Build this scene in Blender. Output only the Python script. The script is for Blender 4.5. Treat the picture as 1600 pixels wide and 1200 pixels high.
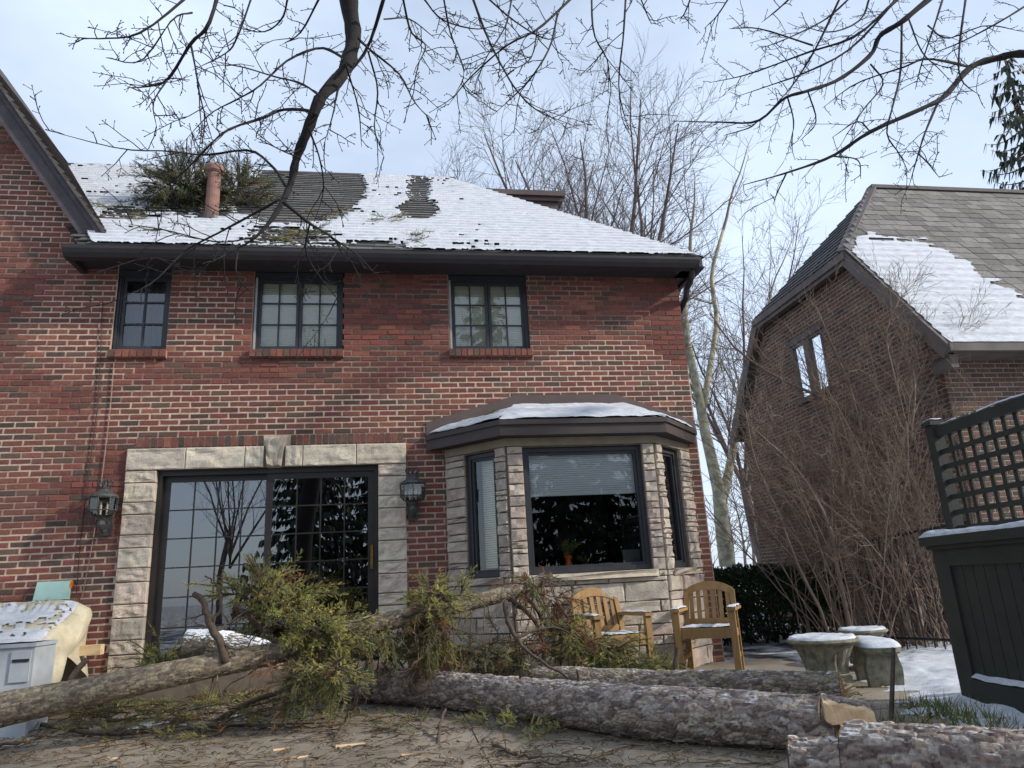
import bpy, math, random
import numpy as np
from mathutils import Matrix, Vector

for o in list(bpy.data.objects): bpy.data.objects.remove(o)
SC = bpy.context.scene
COL = SC.collection
PI = math.pi

# ------------------------------------------------------------------ camera
FPX, YAW, PITCH, ROLL = 1114.1, .16579, .27515, -.0549
CO = np.array([0., -8.316, .97])
_f = np.array([math.sin(YAW)*math.cos(PITCH), math.cos(YAW)*math.cos(PITCH), math.sin(PITCH)])
_r = np.array([math.cos(YAW), -math.sin(YAW), 0.]); _u = np.cross(_r, _f)
CR = math.cos(ROLL)*_r + math.sin(ROLL)*_u
CU = -math.sin(ROLL)*_r + math.cos(ROLL)*_u
CF = _f
cd = bpy.data.cameras.new('camera'); cam = bpy.data.objects.new('camera', cd); COL.objects.link(cam)
cd.sensor_fit = 'HORIZONTAL'; cd.sensor_width = 36; cd.lens = FPX/1600*36
cd.clip_start = .05; cd.clip_end = 2000
mw = Matrix.Identity(4)
for i in range(3):
    mw[i][0], mw[i][1], mw[i][2], mw[i][3] = CR[i], CU[i], -CF[i], CO[i]
cam.matrix_world = mw
SC.camera = cam

# ------------------------------------------------------------------ light
SUN_DIR = Vector((.81, -.32, .50)).normalized()
world = bpy.data.worlds.new('World'); SC.world = world; world.use_nodes = True
nt = world.node_tree; nt.nodes.clear()
N = nt.nodes.new; L = nt.links.new
wo = N('ShaderNodeOutputWorld'); bg = N('ShaderNodeBackground'); sky = N('ShaderNodeTexSky')
sky.sky_type = 'NISHITA'; sky.sun_disc = False
sky.sun_elevation = math.asin(SUN_DIR.z); sky.sun_rotation = math.atan2(SUN_DIR.x, SUN_DIR.y)
sky.air_density = 1.0; sky.dust_density = 1.0; sky.ozone_density = 1.0
tc = N('ShaderNodeTexCoord'); mp = N('ShaderNodeMapping'); mp.inputs['Scale'].default_value = (1, 1, 2.2)
nz = N('ShaderNodeTexNoise'); nz.inputs['Scale'].default_value = 1.5; nz.inputs['Detail'].default_value = 6
nz.inputs['Roughness'].default_value = .55
rp = N('ShaderNodeValToRGB'); rp.color_ramp.elements[0].position = .36; rp.color_ramp.elements[1].position = .70
rp.color_ramp.elements[0].color = (.5,)*3+(1,); rp.color_ramp.elements[1].color = (.93,)*3+(1,)
mx = N('ShaderNodeMixRGB'); mx.inputs[2].default_value = (6.1, 7.15, 8.8, 1)
L(tc.outputs['Generated'], mp.inputs[0]); L(mp.outputs[0], nz.inputs['Vector']); L(nz.outputs['Fac'], rp.inputs[0])
L(rp.outputs[0], mx.inputs[0]); L(sky.outputs[0], mx.inputs[1]); L(mx.outputs[0], bg.inputs[0])
bg.inputs[1].default_value = .11
L(bg.outputs[0], wo.inputs[0])
sl = bpy.data.lights.new('sun', 'SUN'); sl.energy = 3.1; sl.angle = math.radians(2.2); sl.color = (1, .93, .82)
so = bpy.data.objects.new('sun', sl); COL.objects.link(so)
so.rotation_euler = SUN_DIR.to_track_quat('Z', 'Y').to_euler(); so.location = (8, -6, 12)
vs = SC.view_settings; vs.view_transform = 'Standard'; vs.look = 'None'; vs.exposure = 0.42; vs.gamma = 1
SC.render.engine = 'CYCLES'; SC.cycles.use_denoising = True; SC.cycles.max_bounces = 8
SC.cycles.transparent_max_bounces = 12; SC.cycles.sample_clamp_indirect = 6

# ------------------------------------------------------------------ helpers
def ray(x, y): return CF + CR*(x-800)/FPX - CU*(y-600)/FPX
def PY(x, y, Y=0.): d = ray(x, y); return CO + d*(Y-CO[1])/d[1]
def PZ(x, y, Z=0.): d = ray(x, y); return CO + d*(Z-CO[2])/d[2]
def PX(x, y, X): d = ray(x, y); return CO + d*(X-CO[0])/d[0]
def proj(P):
    d = np.asarray(P, float)-CO; z = d@CF; z = np.where(np.abs(z) < 1e-6, 1e-6, z)
    return np.stack([800+FPX*(d@CR)/z, 600-FPX*(d@CU)/z, z], -1)
def srgb(r, g, b):
    f = lambda c: (c/255/12.92) if c/255 <= .04045 else ((c/255+.055)/1.055)**2.4
    return np.array([f(r), f(g), f(b)])

def hash3(ix, iy, iz, s=0):
    h = (ix.astype(np.int64)*73856093) ^ (iy.astype(np.int64)*19349663) ^ (iz.astype(np.int64)*83492791) ^ (s*2654435761)
    h = (h ^ (h >> 13))*1274126177; h = h ^ (h >> 16)
    return (h & 0xffff)/65535.
def vnoise(p, s=0):
    p = np.asarray(p, float); i = np.floor(p); f = p-i; f = f*f*(3-2*f); i = i.astype(np.int64); r = 0
    for dx in (0, 1):
        for dy in (0, 1):
            for dz in (0, 1):
                w = (f[..., 0] if dx else 1-f[..., 0])*(f[..., 1] if dy else 1-f[..., 1])*(f[..., 2] if dz else 1-f[..., 2])
                r = r + w*hash3(i[..., 0]+dx, i[..., 1]+dy, i[..., 2]+dz, s)
    return r
def fbm(p, o=4, s=0):
    a, t, r = .5, 0, 0; p = np.asarray(p, float)
    for k in range(o): r = r + a*vnoise(p*2**k, s+k); t += a; a *= .5
    return r/t
def worley(p, s=0):
    p = np.asarray(p, float); i = np.floor(p).astype(np.int64)
    f1 = np.full(p.shape[0], 9.); f2 = f1.copy(); cid = np.zeros(p.shape[0])
    for dx in (-1, 0, 1):
        for dy in (-1, 0, 1):
            for dz in (-1, 0, 1):
                a, b, c = i[:, 0]+dx, i[:, 1]+dy, i[:, 2]+dz
                d = np.sqrt((a+hash3(a, b, c, s)-p[:, 0])**2+(b+hash3(a, b, c, s+1)-p[:, 1])**2+(c+hash3(a, b, c, s+2)-p[:, 2])**2)
                m = d < f1; f2 = np.where(m, f1, np.minimum(f2, d)); cid = np.where(m, hash3(a, b, c, s+3), cid); f1 = np.where(m, d, f1)
    return f1, f2, cid

def mk_mesh(name, V, F, col=None, smooth=False):
    me = bpy.data.meshes.new(name); V = np.asarray(V, np.float32).reshape(-1, 3)
    gs = F if isinstance(F, list) and len(F) and isinstance(F[0], np.ndarray) else None
    if gs is None:
        by = {}
        for f in F: by.setdefault(len(f), []).append(f)
        gs = [np.array(v, np.int32) for v in by.values()]
    li = np.concatenate([g.ravel() for g in gs]).astype(np.int32)
    ln = np.concatenate([np.full(len(g), g.shape[1], np.int32) for g in gs])
    st = np.concatenate([[0], np.cumsum(ln)[:-1]]).astype(np.int32)
    me.vertices.add(len(V)); me.vertices.foreach_set('co', V.ravel())
    me.loops.add(len(li)); me.loops.foreach_set('vertex_index', li)
    me.polygons.add(len(ln)); me.polygons.foreach_set('loop_start', st)
    me.polygons.foreach_set('use_smooth', np.full(len(ln), smooth))
    if col is not None:
        c = np.ones((len(V), 4), np.float32); c[:, :3] = np.asarray(col, np.float32).reshape(-1, 3)
        at = me.attributes.new('col', 'FLOAT_COLOR', 'POINT'); at.data.foreach_set('color', c.ravel())
    me.update(calc_edges=True); me.validate()
    return me

def link(name, data, parent=None):
    o = bpy.data.objects.new(name, data); COL.objects.link(o)
    if parent is not None:
        o.parent = parent
        if parent.type == 'EMPTY': o.matrix_parent_inverse = Matrix.Translation(parent.location).inverted()
    return o
def tag(o, label=None, cat=None, group=None, kind=None):
    for k, v in (('label', label), ('category', cat), ('group', group), ('kind', kind)):
        if v: o[k] = v
    return o
def thing(name, label, cat, loc, group=None):
    o = link(name, None); o.location = Vector([float(v) for v in loc]); o.empty_display_size = .1
    return tag(o, label, cat, group)

BOXF = [(0, 3, 2, 1), (4, 5, 6, 7), (0, 1, 5, 4), (1, 2, 6, 5), (2, 3, 7, 6), (3, 0, 4, 7)]
class G:
    def __init__(s): s.V = []; s.F = []; s.A = []; s.C = []; s.n = 0
    def add(s, V, F, col=(1, 1, 1)):
        V = np.asarray(V, float).reshape(-1, 3); c = np.asarray(col, float)
        s.C.append(np.broadcast_to(c, (len(V), 3)) if c.ndim == 1 else c); s.V.append(V)
        if isinstance(F, np.ndarray): s.A.append(F+s.n)
        else:
            for f in F: s.F.append(tuple(i+s.n for i in f))
        s.n += len(V); return s
    def box(s, a, b, col=(1, 1, 1)):
        (x0, y0, z0), (x1, y1, z1) = a, b
        return s.add([(x0, y0, z0), (x1, y0, z0), (x1, y1, z0), (x0, y1, z0), (x0, y0, z1), (x1, y0, z1), (x1, y1, z1), (x0, y1, z1)], BOXF, col)
    def obox(s, c, ax, h, col=(1, 1, 1), jit=0, rng=None):
        c = np.asarray(c, float); ax = np.asarray(ax, float)
        sg = np.array([(-1, -1, -1), (1, -1, -1), (1, 1, -1), (-1, 1, -1), (-1, -1, 1), (1, -1, 1), (1, 1, 1), (-1, 1, 1)])
        V = c+(sg*np.asarray(h, float))@ax
        return s.add(V, BOXF, col)
    def beam(s, a, b, w, h, up=(0, 0, 1), col=(1, 1, 1)):
        a = np.asarray(a, float); b = np.asarray(b, float); d = b-a; Ln = np.linalg.norm(d); d = d/Ln
        up = np.asarray(up, float); x = np.cross(up, d); x /= np.linalg.norm(x); y = np.cross(d, x)
        return s.obox((a+b)/2, [x, y, d], (w/2, h/2, Ln/2), col)
    def tube(s, pts, rad, sides=6, col=(1, 1, 1), cap=True):
        pts = np.asarray(pts, float); n = len(pts); rad = np.broadcast_to(np.asarray(rad, float), (n,))
        t = np.gradient(pts, axis=0); t /= np.linalg.norm(t, axis=1)[:, None]+1e-9
        ref = np.array([.31, .17, .93]) if abs(t[0] @ np.array([.31, .17, .93])) < .9 else np.array([.9, .3, .1])
        a = np.cross(t, ref); a /= np.linalg.norm(a, axis=1)[:, None]; b = np.cross(t, a)
        th = np.arange(sides)*2*PI/sides
        V = pts[:, None]+rad[:, None, None]*(a[:, None]*np.cos(th)[None, :, None]+b[:, None]*np.sin(th)[None, :, None])
        i = np.arange(n-1)[:, None]*sides; j = np.arange(sides)[None]; k = (j+1) % sides
        F = np.stack([i+j, i+sides+j, i+sides+k, i+k], -1).reshape(-1, 4)
        base = s.n; s.add(V.reshape(-1, 3), F, col)
        if cap:
            s.F.append(tuple(base+q for q in range(sides))); s.F.append(tuple(base+(n-1)*sides+q for q in reversed(range(sides))))
        return s
    def lathe(s, prof, c, seg=32, col=(1, 1, 1), fn=None, caps=True):
        prof = np.asarray(prof, float); n = len(prof); th = np.arange(seg)*2*PI/seg
        r = np.repeat(prof[:, :1], seg, 1)
        if fn is not None: r = fn(r, prof[:, 1][:, None]+0*r, th[None]+0*r)
        V = np.stack([c[0]+r*np.cos(th), c[1]+r*np.sin(th), c[2]+prof[:, 1][:, None]+0*r], -1)
        i = np.arange(n-1)[:, None]*seg; j = np.arange(seg)[None]; k = (j+1) % seg
        F = np.stack([i+j, i+k, i+seg+k, i+seg+j], -1).reshape(-1, 4); base = s.n
        s.add(V.reshape(-1, 3), F, col)
        if caps:
            s.F.append(tuple(base+q for q in reversed(range(seg)))); s.F.append(tuple(base+(n-1)*seg+q for q in range(seg)))
        return s
    def grid(s, P, col=(1, 1, 1), keep=None):
        nu, nv = P.shape[:2]; i = np.arange(nu-1)[:, None]*nv; j = np.arange(nv-1)[None]
        F = np.stack([i+j, i+nv+j, i+nv+j+1, i+j+1], -1).reshape(-1, 4)
        if keep is not None: F = F[keep.ravel()]
        c = np.asarray(col, float)
        return s.add(P.reshape(-1, 3), F, c.reshape(-1, 3) if c.ndim == 3 else c)
    def mesh(s, name, smooth=False):
        by = {}
        for f in s.F: by.setdefault(len(f), []).append(f)
        gs = [np.array(v, np.int32) for v in by.values()]
        for a in s.A: by2 = a.astype(np.int32); gs.append(by2)
        # group arrays of one width
        w = {}
        for g in gs: w.setdefault(g.shape[1], []).append(g)
        return mk_mesh(name, np.concatenate(s.V), [np.concatenate(v) for v in w.values()], np.concatenate(s.C), smooth)
    def obj(s, name, m, parent=None, smooth=False, **kw):
        me = s.mesh(name, smooth); me.materials.append(m)
        return tag(link(name, me, parent), **kw)
    def done(s): return s.n > 0

# ------------------------------------------------------------------ materials
def mat(name, c1=(.5, .5, .5), c2=None, scale=6., rough=.8, bump=0., bscale=60., src=None, var=.25, metal=0., spec=.4, stretch=(1, 1, 1), snow=None, detail=5., emit=None, moss=None):
    m = bpy.data.materials.new(name); m.use_nodes = True; t = m.node_tree; b = t.nodes['Principled BSDF']; n = t.nodes.new; l = t.links.new
    b.inputs['Roughness'].default_value = rough; b.inputs['Metallic'].default_value = metal
    b.inputs['Specular IOR Level'].default_value = spec
    ge = n('ShaderNodeNewGeometry'); mp = n('ShaderNodeMapping'); mp.inputs['Scale'].default_value = stretch
    l(ge.outputs['Position'], mp.inputs[0])
    nz = n('ShaderNodeTexNoise'); nz.inputs['Scale'].default_value = scale; nz.inputs['Detail'].default_value = detail; nz.inputs['Roughness'].default_value = .6
    l(mp.outputs[0], nz.inputs['Vector'])
    rp = n('ShaderNodeMapRange'); rp.inputs['From Min'].default_value = .3; rp.inputs['From Max'].default_value = .7
    l(nz.outputs['Fac'], rp.inputs['Value'])
    if src:
        rp.inputs['To Min'].default_value = 1-var; rp.inputs['To Max'].default_value = 1+var
        if src == 'col': s = n('ShaderNodeAttribute'); s.attribute_name = 'col'; so_ = s.outputs['Color']
        else: s = n('ShaderNodeObjectInfo'); so_ = s.outputs['Color']
        vm = n('ShaderNodeVectorMath'); vm.operation = 'SCALE'; l(so_, vm.inputs[0]); l(rp.outputs[0], vm.inputs['Scale']); out = vm.outputs[0]
    else:
        mx = n('ShaderNodeMixRGB'); c2 = c1 if c2 is None else c2
        mx.inputs[1].default_value = (*c1, 1); mx.inputs[2].default_value = (*c2, 1); l(rp.outputs[0], mx.inputs[0]); out = mx.outputs[0]
    if snow:
        sp = n('ShaderNodeSeparateXYZ'); l(ge.outputs['Normal'], sp.inputs[0])
        n2 = n('ShaderNodeTexNoise'); n2.inputs['Scale'].default_value = snow[2]; n2.inputs['Detail'].default_value = 6; n2.inputs['Roughness'].default_value = .7
        l(ge.outputs['Position'], n2.inputs['Vector'])
        ma = n('ShaderNodeMath'); ma.operation = 'MULTIPLY_ADD'; ma.inputs[1].default_value = 2.2; l(n2.outputs['Fac'], ma.inputs[0]); l(sp.outputs['Z'], ma.inputs[2])
        r2 = n('ShaderNodeMapRange'); r2.inputs['From Min'].default_value = snow[0]; r2.inputs['From Max'].default_value = snow[1]; l(ma.outputs[0], r2.inputs['Value'])
        m2 = n('ShaderNodeMixRGB'); m2.inputs[2].default_value = (.8, .83, .88, 1); l(r2.outputs[0], m2.inputs[0]); l(out, m2.inputs[1]); out = m2.outputs[0]
    l(out, b.inputs['Base Color'])
    if bump:
        nb = n('ShaderNodeTexNoise'); nb.inputs['Scale'].default_value = bscale; nb.inputs['Detail'].default_value = 6; nb.inputs['Roughness'].default_value = .65
        l(mp.outputs[0], nb.inputs['Vector']); bp = n('ShaderNodeBump'); bp.inputs['Strength'].default_value = bump; bp.inputs['Distance'].default_value = .01
        l(nb.outputs['Fac'], bp.inputs['Height']); l(bp.outputs[0], b.inputs['Normal'])
    if emit: b.inputs['Emission Color'].default_value = (*emit[0], 1); b.inputs['Emission Strength'].default_value = emit[1]
    return m
def glass_mat(name, tint=(.8, .85, .85), k=1.5, wav=.0):
    m = bpy.data.materials.new(name); m.use_nodes = True; t = m.node_tree; t.nodes.clear(); n = t.nodes.new; l = t.links.new
    o = n('ShaderNodeOutputMaterial'); mx = n('ShaderNodeMixShader'); tr = n('ShaderNodeBsdfTransparent'); gl = n('ShaderNodeBsdfGlossy'); fr = n('ShaderNodeFresnel')
    fr.inputs['IOR'].default_value = 1.52; gl.inputs['Roughness'].default_value = 0.0; tr.inputs[0].default_value = (*tint, 1); gl.inputs[0].default_value = (.95, .97, 1, 1)
    ma = n('ShaderNodeMath'); ma.operation = 'MULTIPLY'; ma.inputs[1].default_value = k; ma.use_clamp = True
    l(fr.outputs[0], ma.inputs[0]); l(ma.outputs[0], mx.inputs[0]); l(tr.outputs[0], mx.inputs[1]); l(gl.outputs[0], mx.inputs[2]); l(mx.outputs[0], o.inputs[0])
    if wav:
        ge = n('ShaderNodeNewGeometry'); nz = n('ShaderNodeTexNoise'); nz.inputs['Scale'].default_value = 1.6; nz.inputs['Detail'].default_value = 1
        bp = n('ShaderNodeBump'); bp.inputs['Strength'].default_value = wav; bp.inputs['Distance'].default_value = .02
        l(ge.outputs['Position'], nz.inputs['Vector']); l(nz.outputs['Fac'], bp.inputs['Height']); l(bp.outputs[0], gl.inputs['Normal'])
    return m

M = {}
M['brick_o'] = mat('brick_single', src='obj', scale=35, var=.28, rough=.9, bump=.35, bscale=120)
M['brick_c'] = mat('brick_field', src='col', scale=35, var=.28, rough=.9, bump=.35, bscale=120)
M['mortar'] = mat('mortar', src='col', scale=18, var=.25, rough=.95, bump=.3, bscale=150)
M['stone_o'] = mat('stone_single', src='obj', scale=9, var=.22, rough=.9, bump=.8, bscale=45)
M['stone_back'] = mat('stone_joint', srgb(120, 108, 95), srgb(95, 85, 75), 12, .95, bump=.3)
M['trim'] = mat('dark_trim_paint', srgb(44, 41, 44), srgb(54, 50, 52), 5, .55, bump=.05, bscale=30)
M['soffit'] = mat('soffit_paint', srgb(48, 46, 50), srgb(58, 56, 60), 5, .6)
M['flash'] = mat('brown_flashing_metal', srgb(82, 68, 66), srgb(98, 84, 80), 3, .5, bump=.05, bscale=4)
M['fasc'] = mat('dark_brown_fascia', srgb(70, 61, 60), srgb(58, 51, 50), 4, .5)
M['rake'] = mat('weathered_rake_board', srgb(88, 80, 84), srgb(66, 60, 64), 6, .8, bump=.3, bscale=30, stretch=(1, 1, 1))
M['frame'] = mat('window_frame_paint', srgb(46, 48, 54), srgb(56, 58, 62), 8, .45)
M['frame_w'] = mat('pale_storm_strip', srgb(180, 180, 178), srgb(150, 150, 150), 8, .5)
M['bronze'] = mat('bronze_door_frame', srgb(40, 36, 34), srgb(52, 47, 44), 8, .4)
M['brass'] = mat('brass', srgb(150, 115, 60), srgb(120, 90, 45), 30, .35, metal=.8)
M['glass'] = glass_mat('window_glass', (.93, .95, .94), 2.0, .02)
M['glass_big'] = glass_mat('door_glass', (.6, .64, .64), 5.5, .015)
M['glass_up'] = glass_mat('upstairs_glass', (.9, .93, .9), 2.6, .03)
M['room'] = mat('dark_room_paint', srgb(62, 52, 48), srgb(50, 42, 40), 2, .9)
M['blind'] = mat('blind_slat', srgb(236, 232, 212), srgb(226, 222, 202), 3, .6)
M['curtain'] = mat('sheer_curtain', srgb(112, 114, 112), srgb(92, 95, 95), 3, .9)
M['shingle'] = mat('roof_shingle', src='col', scale=30, var=.3, rough=.95, bump=.4, bscale=200)
M['slate_o'] = mat('slate_single', src='obj', scale=14, var=.22, rough=.8, bump=.3, bscale=60)
M['slate_c'] = mat('slate_field', src='col', scale=14, var=.22, rough=.8, bump=.3, bscale=60)
M['snow'] = mat('snow', (.66, .68, .72), (.44, .47, .52), 13, .75, bump=.9, bscale=60, spec=.25, stretch=(.6, 1, 1.6), detail=8)
M['terracotta'] = mat('terracotta_pipe', srgb(150, 112, 100), srgb(118, 90, 84), 9, .85, bump=.2)
M['iron'] = mat('weathered_lantern_metal', srgb(92, 92, 90), srgb(60, 60, 62), 25, .55, metal=.35, bump=.15, bscale=90)
M['lglass'] = glass_mat('lantern_glass', (.8, .82, .8), 2.2)
M['candle'] = mat('candle_sleeve', srgb(225, 215, 195), None, 4, .5)
M['mint'] = mat('mint_plastic', srgb(178, 212, 200), srgb(165, 200, 188), 10, .5)
M['black'] = mat('black_plastic', srgb(28, 28, 30), srgb(36, 36, 38), 10, .5)
M['cable'] = mat('pale_cable', srgb(150, 120, 110), srgb(130, 100, 92), 10, .6)
M['cable_d'] = mat('dark_cable', srgb(52, 34, 34), srgb(44, 30, 30), 10, .6)
M['cover'] = mat('cream_vinyl_cover', srgb(204, 195, 170), srgb(166, 158, 136), 5, .65, bump=.9, bscale=8, detail=8)
M['greyplastic'] = mat('grey_plastic', srgb(182, 186, 190), srgb(146, 154, 162), 3.5, .6, bump=.1, snow=(2.1, 2.5, 30))
M['teak'] = mat('weathered_teak', srgb(146, 112, 66), srgb(112, 84, 52), 14, .7, bump=.25, bscale=40, stretch=(1, 1, .35))
M['teak_o'] = mat('weathered_teak_slat', src='obj', scale=20, var=.2, rough=.7, bump=.25, bscale=50, stretch=(1, 1, .3))
M['cast'] = mat('cast_stone', srgb(146, 142, 124), srgb(82, 80, 67), 16, .95, bump=.5, bscale=60)
M['green'] = mat('dark_green_paint', srgb(40, 44, 41), srgb(52, 55, 50), 7, .6, bump=.3, bscale=40, detail=9)
M['blind_w'] = mat('white_blind_slat', srgb(242, 244, 244), srgb(234, 237, 238), 3, .6)
M['bark'] = mat('spruce_bark', src='col', scale=40, var=.45, rough=.95, bump=.8, bscale=110, snow=(2.02, 2.55, 16))
M['bark_bare'] = mat('spruce_bark_bare', src='col', scale=40, var=.45, rough=.95, bump=.8, bscale=110)
M['bark_snow'] = mat('spruce_bark_snowy', src='col', scale=40, var=.4, rough=.95, bump=.8, bscale=110, snow=(1.62, 1.8, 7))
M['limb'] = mat('limb_bark', srgb(98, 84, 72), srgb(64, 54, 48), 30, .95, bump=.6, bscale=90)
M['wood'] = mat('split_wood', srgb(222, 196, 156), srgb(190, 152, 112), 18, .8, bump=.4, bscale=50, stretch=(.3, 1, 1))
M['needle'] = mat('spruce_needles', src='col', scale=9, var=.35, rough=.6, spec=.3)
M['twigb'] = mat('maple_bark', srgb(46, 42, 43), srgb(30, 28, 30), 20, .95, bump=.4, bscale=60)
M['bgbark'] = mat('grey_tree_bark', srgb(112, 100, 98), srgb(84, 74, 72), 3, .95)
M['syc'] = mat('pale_sycamore_bark', srgb(196, 190, 164), srgb(112, 104, 84), 5.5, .9, bump=.6, bscale=14, detail=8)
M['syc_tw'] = mat('sycamore_twigs', srgb(150, 140, 124), srgb(112, 102, 94), 3, .95)
M['bush'] = mat('shrub_stem_bark', srgb(134, 116, 102), srgb(98, 84, 74), 4, .95)
M['leaf'] = mat('foliage', src='col', scale=5, var=.35, rough=.6)
M['litter'] = mat('litter', src='col', scale=30, var=.3, rough=.9)
M['orange'] = mat('orange_ceramic', srgb(226, 110, 30), None, 5, .35)
M['pot'] = mat('clay_pot', srgb(160, 82, 55), srgb(140, 70, 48), 9, .8)
M['paper'] = mat('white_paper', srgb(225, 228, 235), None, 5, .7)
M['greyboard'] = mat('grey_board', srgb(120, 124, 124), srgb(100, 105, 105), 5, .7)
# ------------------------------------------------------------------ pieces (bricks, stones, slates)
RG = np.random.default_rng(7)
def face_template(rng, nx=1, nz=1, bev=(.03, .08, .10), rough=0.):
    """a block with a chamfered front (-Y): unit cube, front at y=-.5"""
    xs = np.linspace(-.5+bev[0], .5-bev[0], nx+1); zs = np.linspace(-.5+bev[1], .5-bev[1], nz+1)
    V = []; F = []
    for i, z in enumerate(zs):
        for j, x in enumerate(xs):
            inner = 0 < i < nz and 0 < j < nx
            y = -.5+rough*rng.uniform(-.3, 1)*(1 if not inner else .6) if rough else -.5+rng.uniform(0, .03)
            V.append((x+rng.uniform(-1, 1)*bev[0]*.5*(1 if not inner else 2), y, z+rng.uniform(-1, 1)*bev[1]*.4))
    n = nx+1
    for i in range(nz):
        for j in range(nx): F.append((i*n+j, i*n+j+1, (i+1)*n+j+1, (i+1)*n+j))
    ring = [j for j in range(n)]+[i*n+nx for i in range(1, nz+1)]+[nz*n+j for j in range(nx-1, -1, -1)]+[i*n for i in range(nz-1, 0, -1)]
    o = len(V)
    for k in ring:
        x, y, z = V[k]; i, j = divmod(k, n)
        X = -.5 if j == 0 else .5 if j == nx else x; Z = -.5 if i == 0 else .5 if i == nz else z
        V.append((X, -.5+bev[2]+rough*.6, Z))
    o2 = len(V)
    for q in range(len(ring)):
        x, y, z = V[o+q]; V.append((x, .5, z))
    m = len(ring)
    for q in range(m):
        r = (q+1) % m
        F.append((ring[q], o+q, o+r, ring[r])); F.append((o+q, o2+q, o2+r, o+r))
    return np.array(V), F
BRICK_T = [face_template(RG) for _ in range(6)]
STONE_T = [face_template(RG, 3, 2, (.035, .07, .10), .30) for _ in range(8)]
def rock_template(seed, nx=14, nz=8, amp=.13):
    V, F = face_template(np.random.default_rng(seed), nx, nz, (.012, .045, .10), .0); V = V.copy(); m = (nx+1)*(nz+1); q = V[:m]*np.array([3.2, 0, 2.0])+seed*7.3
    e = np.minimum(.5-np.abs(V[:m, 0]), (.5-np.abs(V[:m, 2]))*.9); n1 = fbm(q*1.3, 3, seed); n2 = np.abs(fbm(q*.9+5, 2, seed+3)-.5)*2
    V[:m, 1] = -.5+amp*(.55*(1-np.clip(e/.10, 0, 1))**1.5+2.0*(n1-.35)*np.clip(e/.1, .2, 1)+.9*n2*np.clip(e/.1, 0, 1)); return V, F
ROCK_T = [rock_template(k) for k in range(8)]
SLAB_T = [face_template(RG, 1, 1, (.015, .02, .2)) for _ in range(4)]

def pieces(parent, name, items, temps, mo, mc, nmax=300, stuff_name=None):
    """items: (centre, 3x3 rows = scaled local axes, colour); the largest in view become objects, the rest one stuff part"""
    if not items: return
    Cn = np.array([i[0] for i in items]); q = proj(Cn)
    inv = (q[:, 2] > .2) & (q[:, 0] > -30) & (q[:, 0] < 1630) & (q[:, 1] > -30) & (q[:, 1] < 1230)
    area = np.array([np.linalg.norm(i[1][0])*np.linalg.norm(i[1][2]) for i in items])/np.maximum(q[:, 2], .2)**2
    score = np.where(inv, area, area*1e-6); order = np.argsort(-score)
    sing = set(order[:nmax].tolist()) if len(items) > nmax else set(range(len(items)))
    mes = []
    for k, (V, F) in enumerate(temps):
        me = mk_mesh(name, V, F); me.materials.append(mo); mes.append(me)
    g = G()
    for k, (c, ax, col) in enumerate(items):
        t = k*7 % len(temps)
        if k in sing:
            o = link(name, mes[t], parent); m4 = Matrix.Identity(4)
            for i in range(3):
                for j in range(3): m4[i][j] = ax[j][i]
                m4[i][3] = c[i]
            o.matrix_basis = m4; o.color = (*[float(x) for x in col], 1)
        else:
            V, F = temps[t]; g.add(np.asarray(c)+V@np.asarray(ax), F, col)
    if g.done(): g.obj(stuff_name or name, mc, parent, kind='stuff')

BL, CH, JT = .2110, .0677, .0125
def brick_cells(x0, x1, k0, k1, opens, lim):
    out = []
    for k in range(k0, k1):
        za, zb = k*CH, (k+1)*CH; zc = (za+zb)/2
        xl, xr = lim(zc)
        xl = max(xl, x0); xr = min(xr, x1)
        if xr <= xl: continue
        cuts = sorted((o[0], o[1]) for o in opens if o[2] < zc < o[3])
        segs = []; cur = xl
        for a, b in cuts:
            if a > cur: segs.append((cur, min(a, xr)))
            cur = max(cur, b)
        if cur < xr: segs.append((cur, xr))
        off = (BL/2 if k % 2 else 0)
        j0 = math.floor((xl-off)/BL)-1
        for a, b in segs:
            j = j0
            while off+j*BL < b:
                ca, cb = max(off+j*BL, a), min(off+(j+1)*BL, b)
                if cb-ca > .02: out.append((ca, cb, za, zb))
                elif cb > ca and out and abs(out[-1][1]-ca) < 1e-6 and out[-1][2] == za: out[-1] = (out[-1][0], cb, za, zb)
                j += 1
    return out
RED = [srgb(120, 74, 65), srgb(126, 80, 68), srgb(111, 69, 62), srgb(125, 72, 64), srgb(115, 76, 67), srgb(104, 66, 60)]
DRK = [srgb(94, 73, 65), srgb(86, 70, 63), srgb(98, 78, 67), srgb(82, 65, 60)]
def brick_col(rng, dark=.22):
    c = DRK[rng.integers(4)] if rng.random() < dark else RED[rng.integers(6)]
    if rng.random() < .03: c = srgb(140, 88, 72)
    return np.clip(c*rng.uniform(.88, 1.13), 0, 1)
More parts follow.
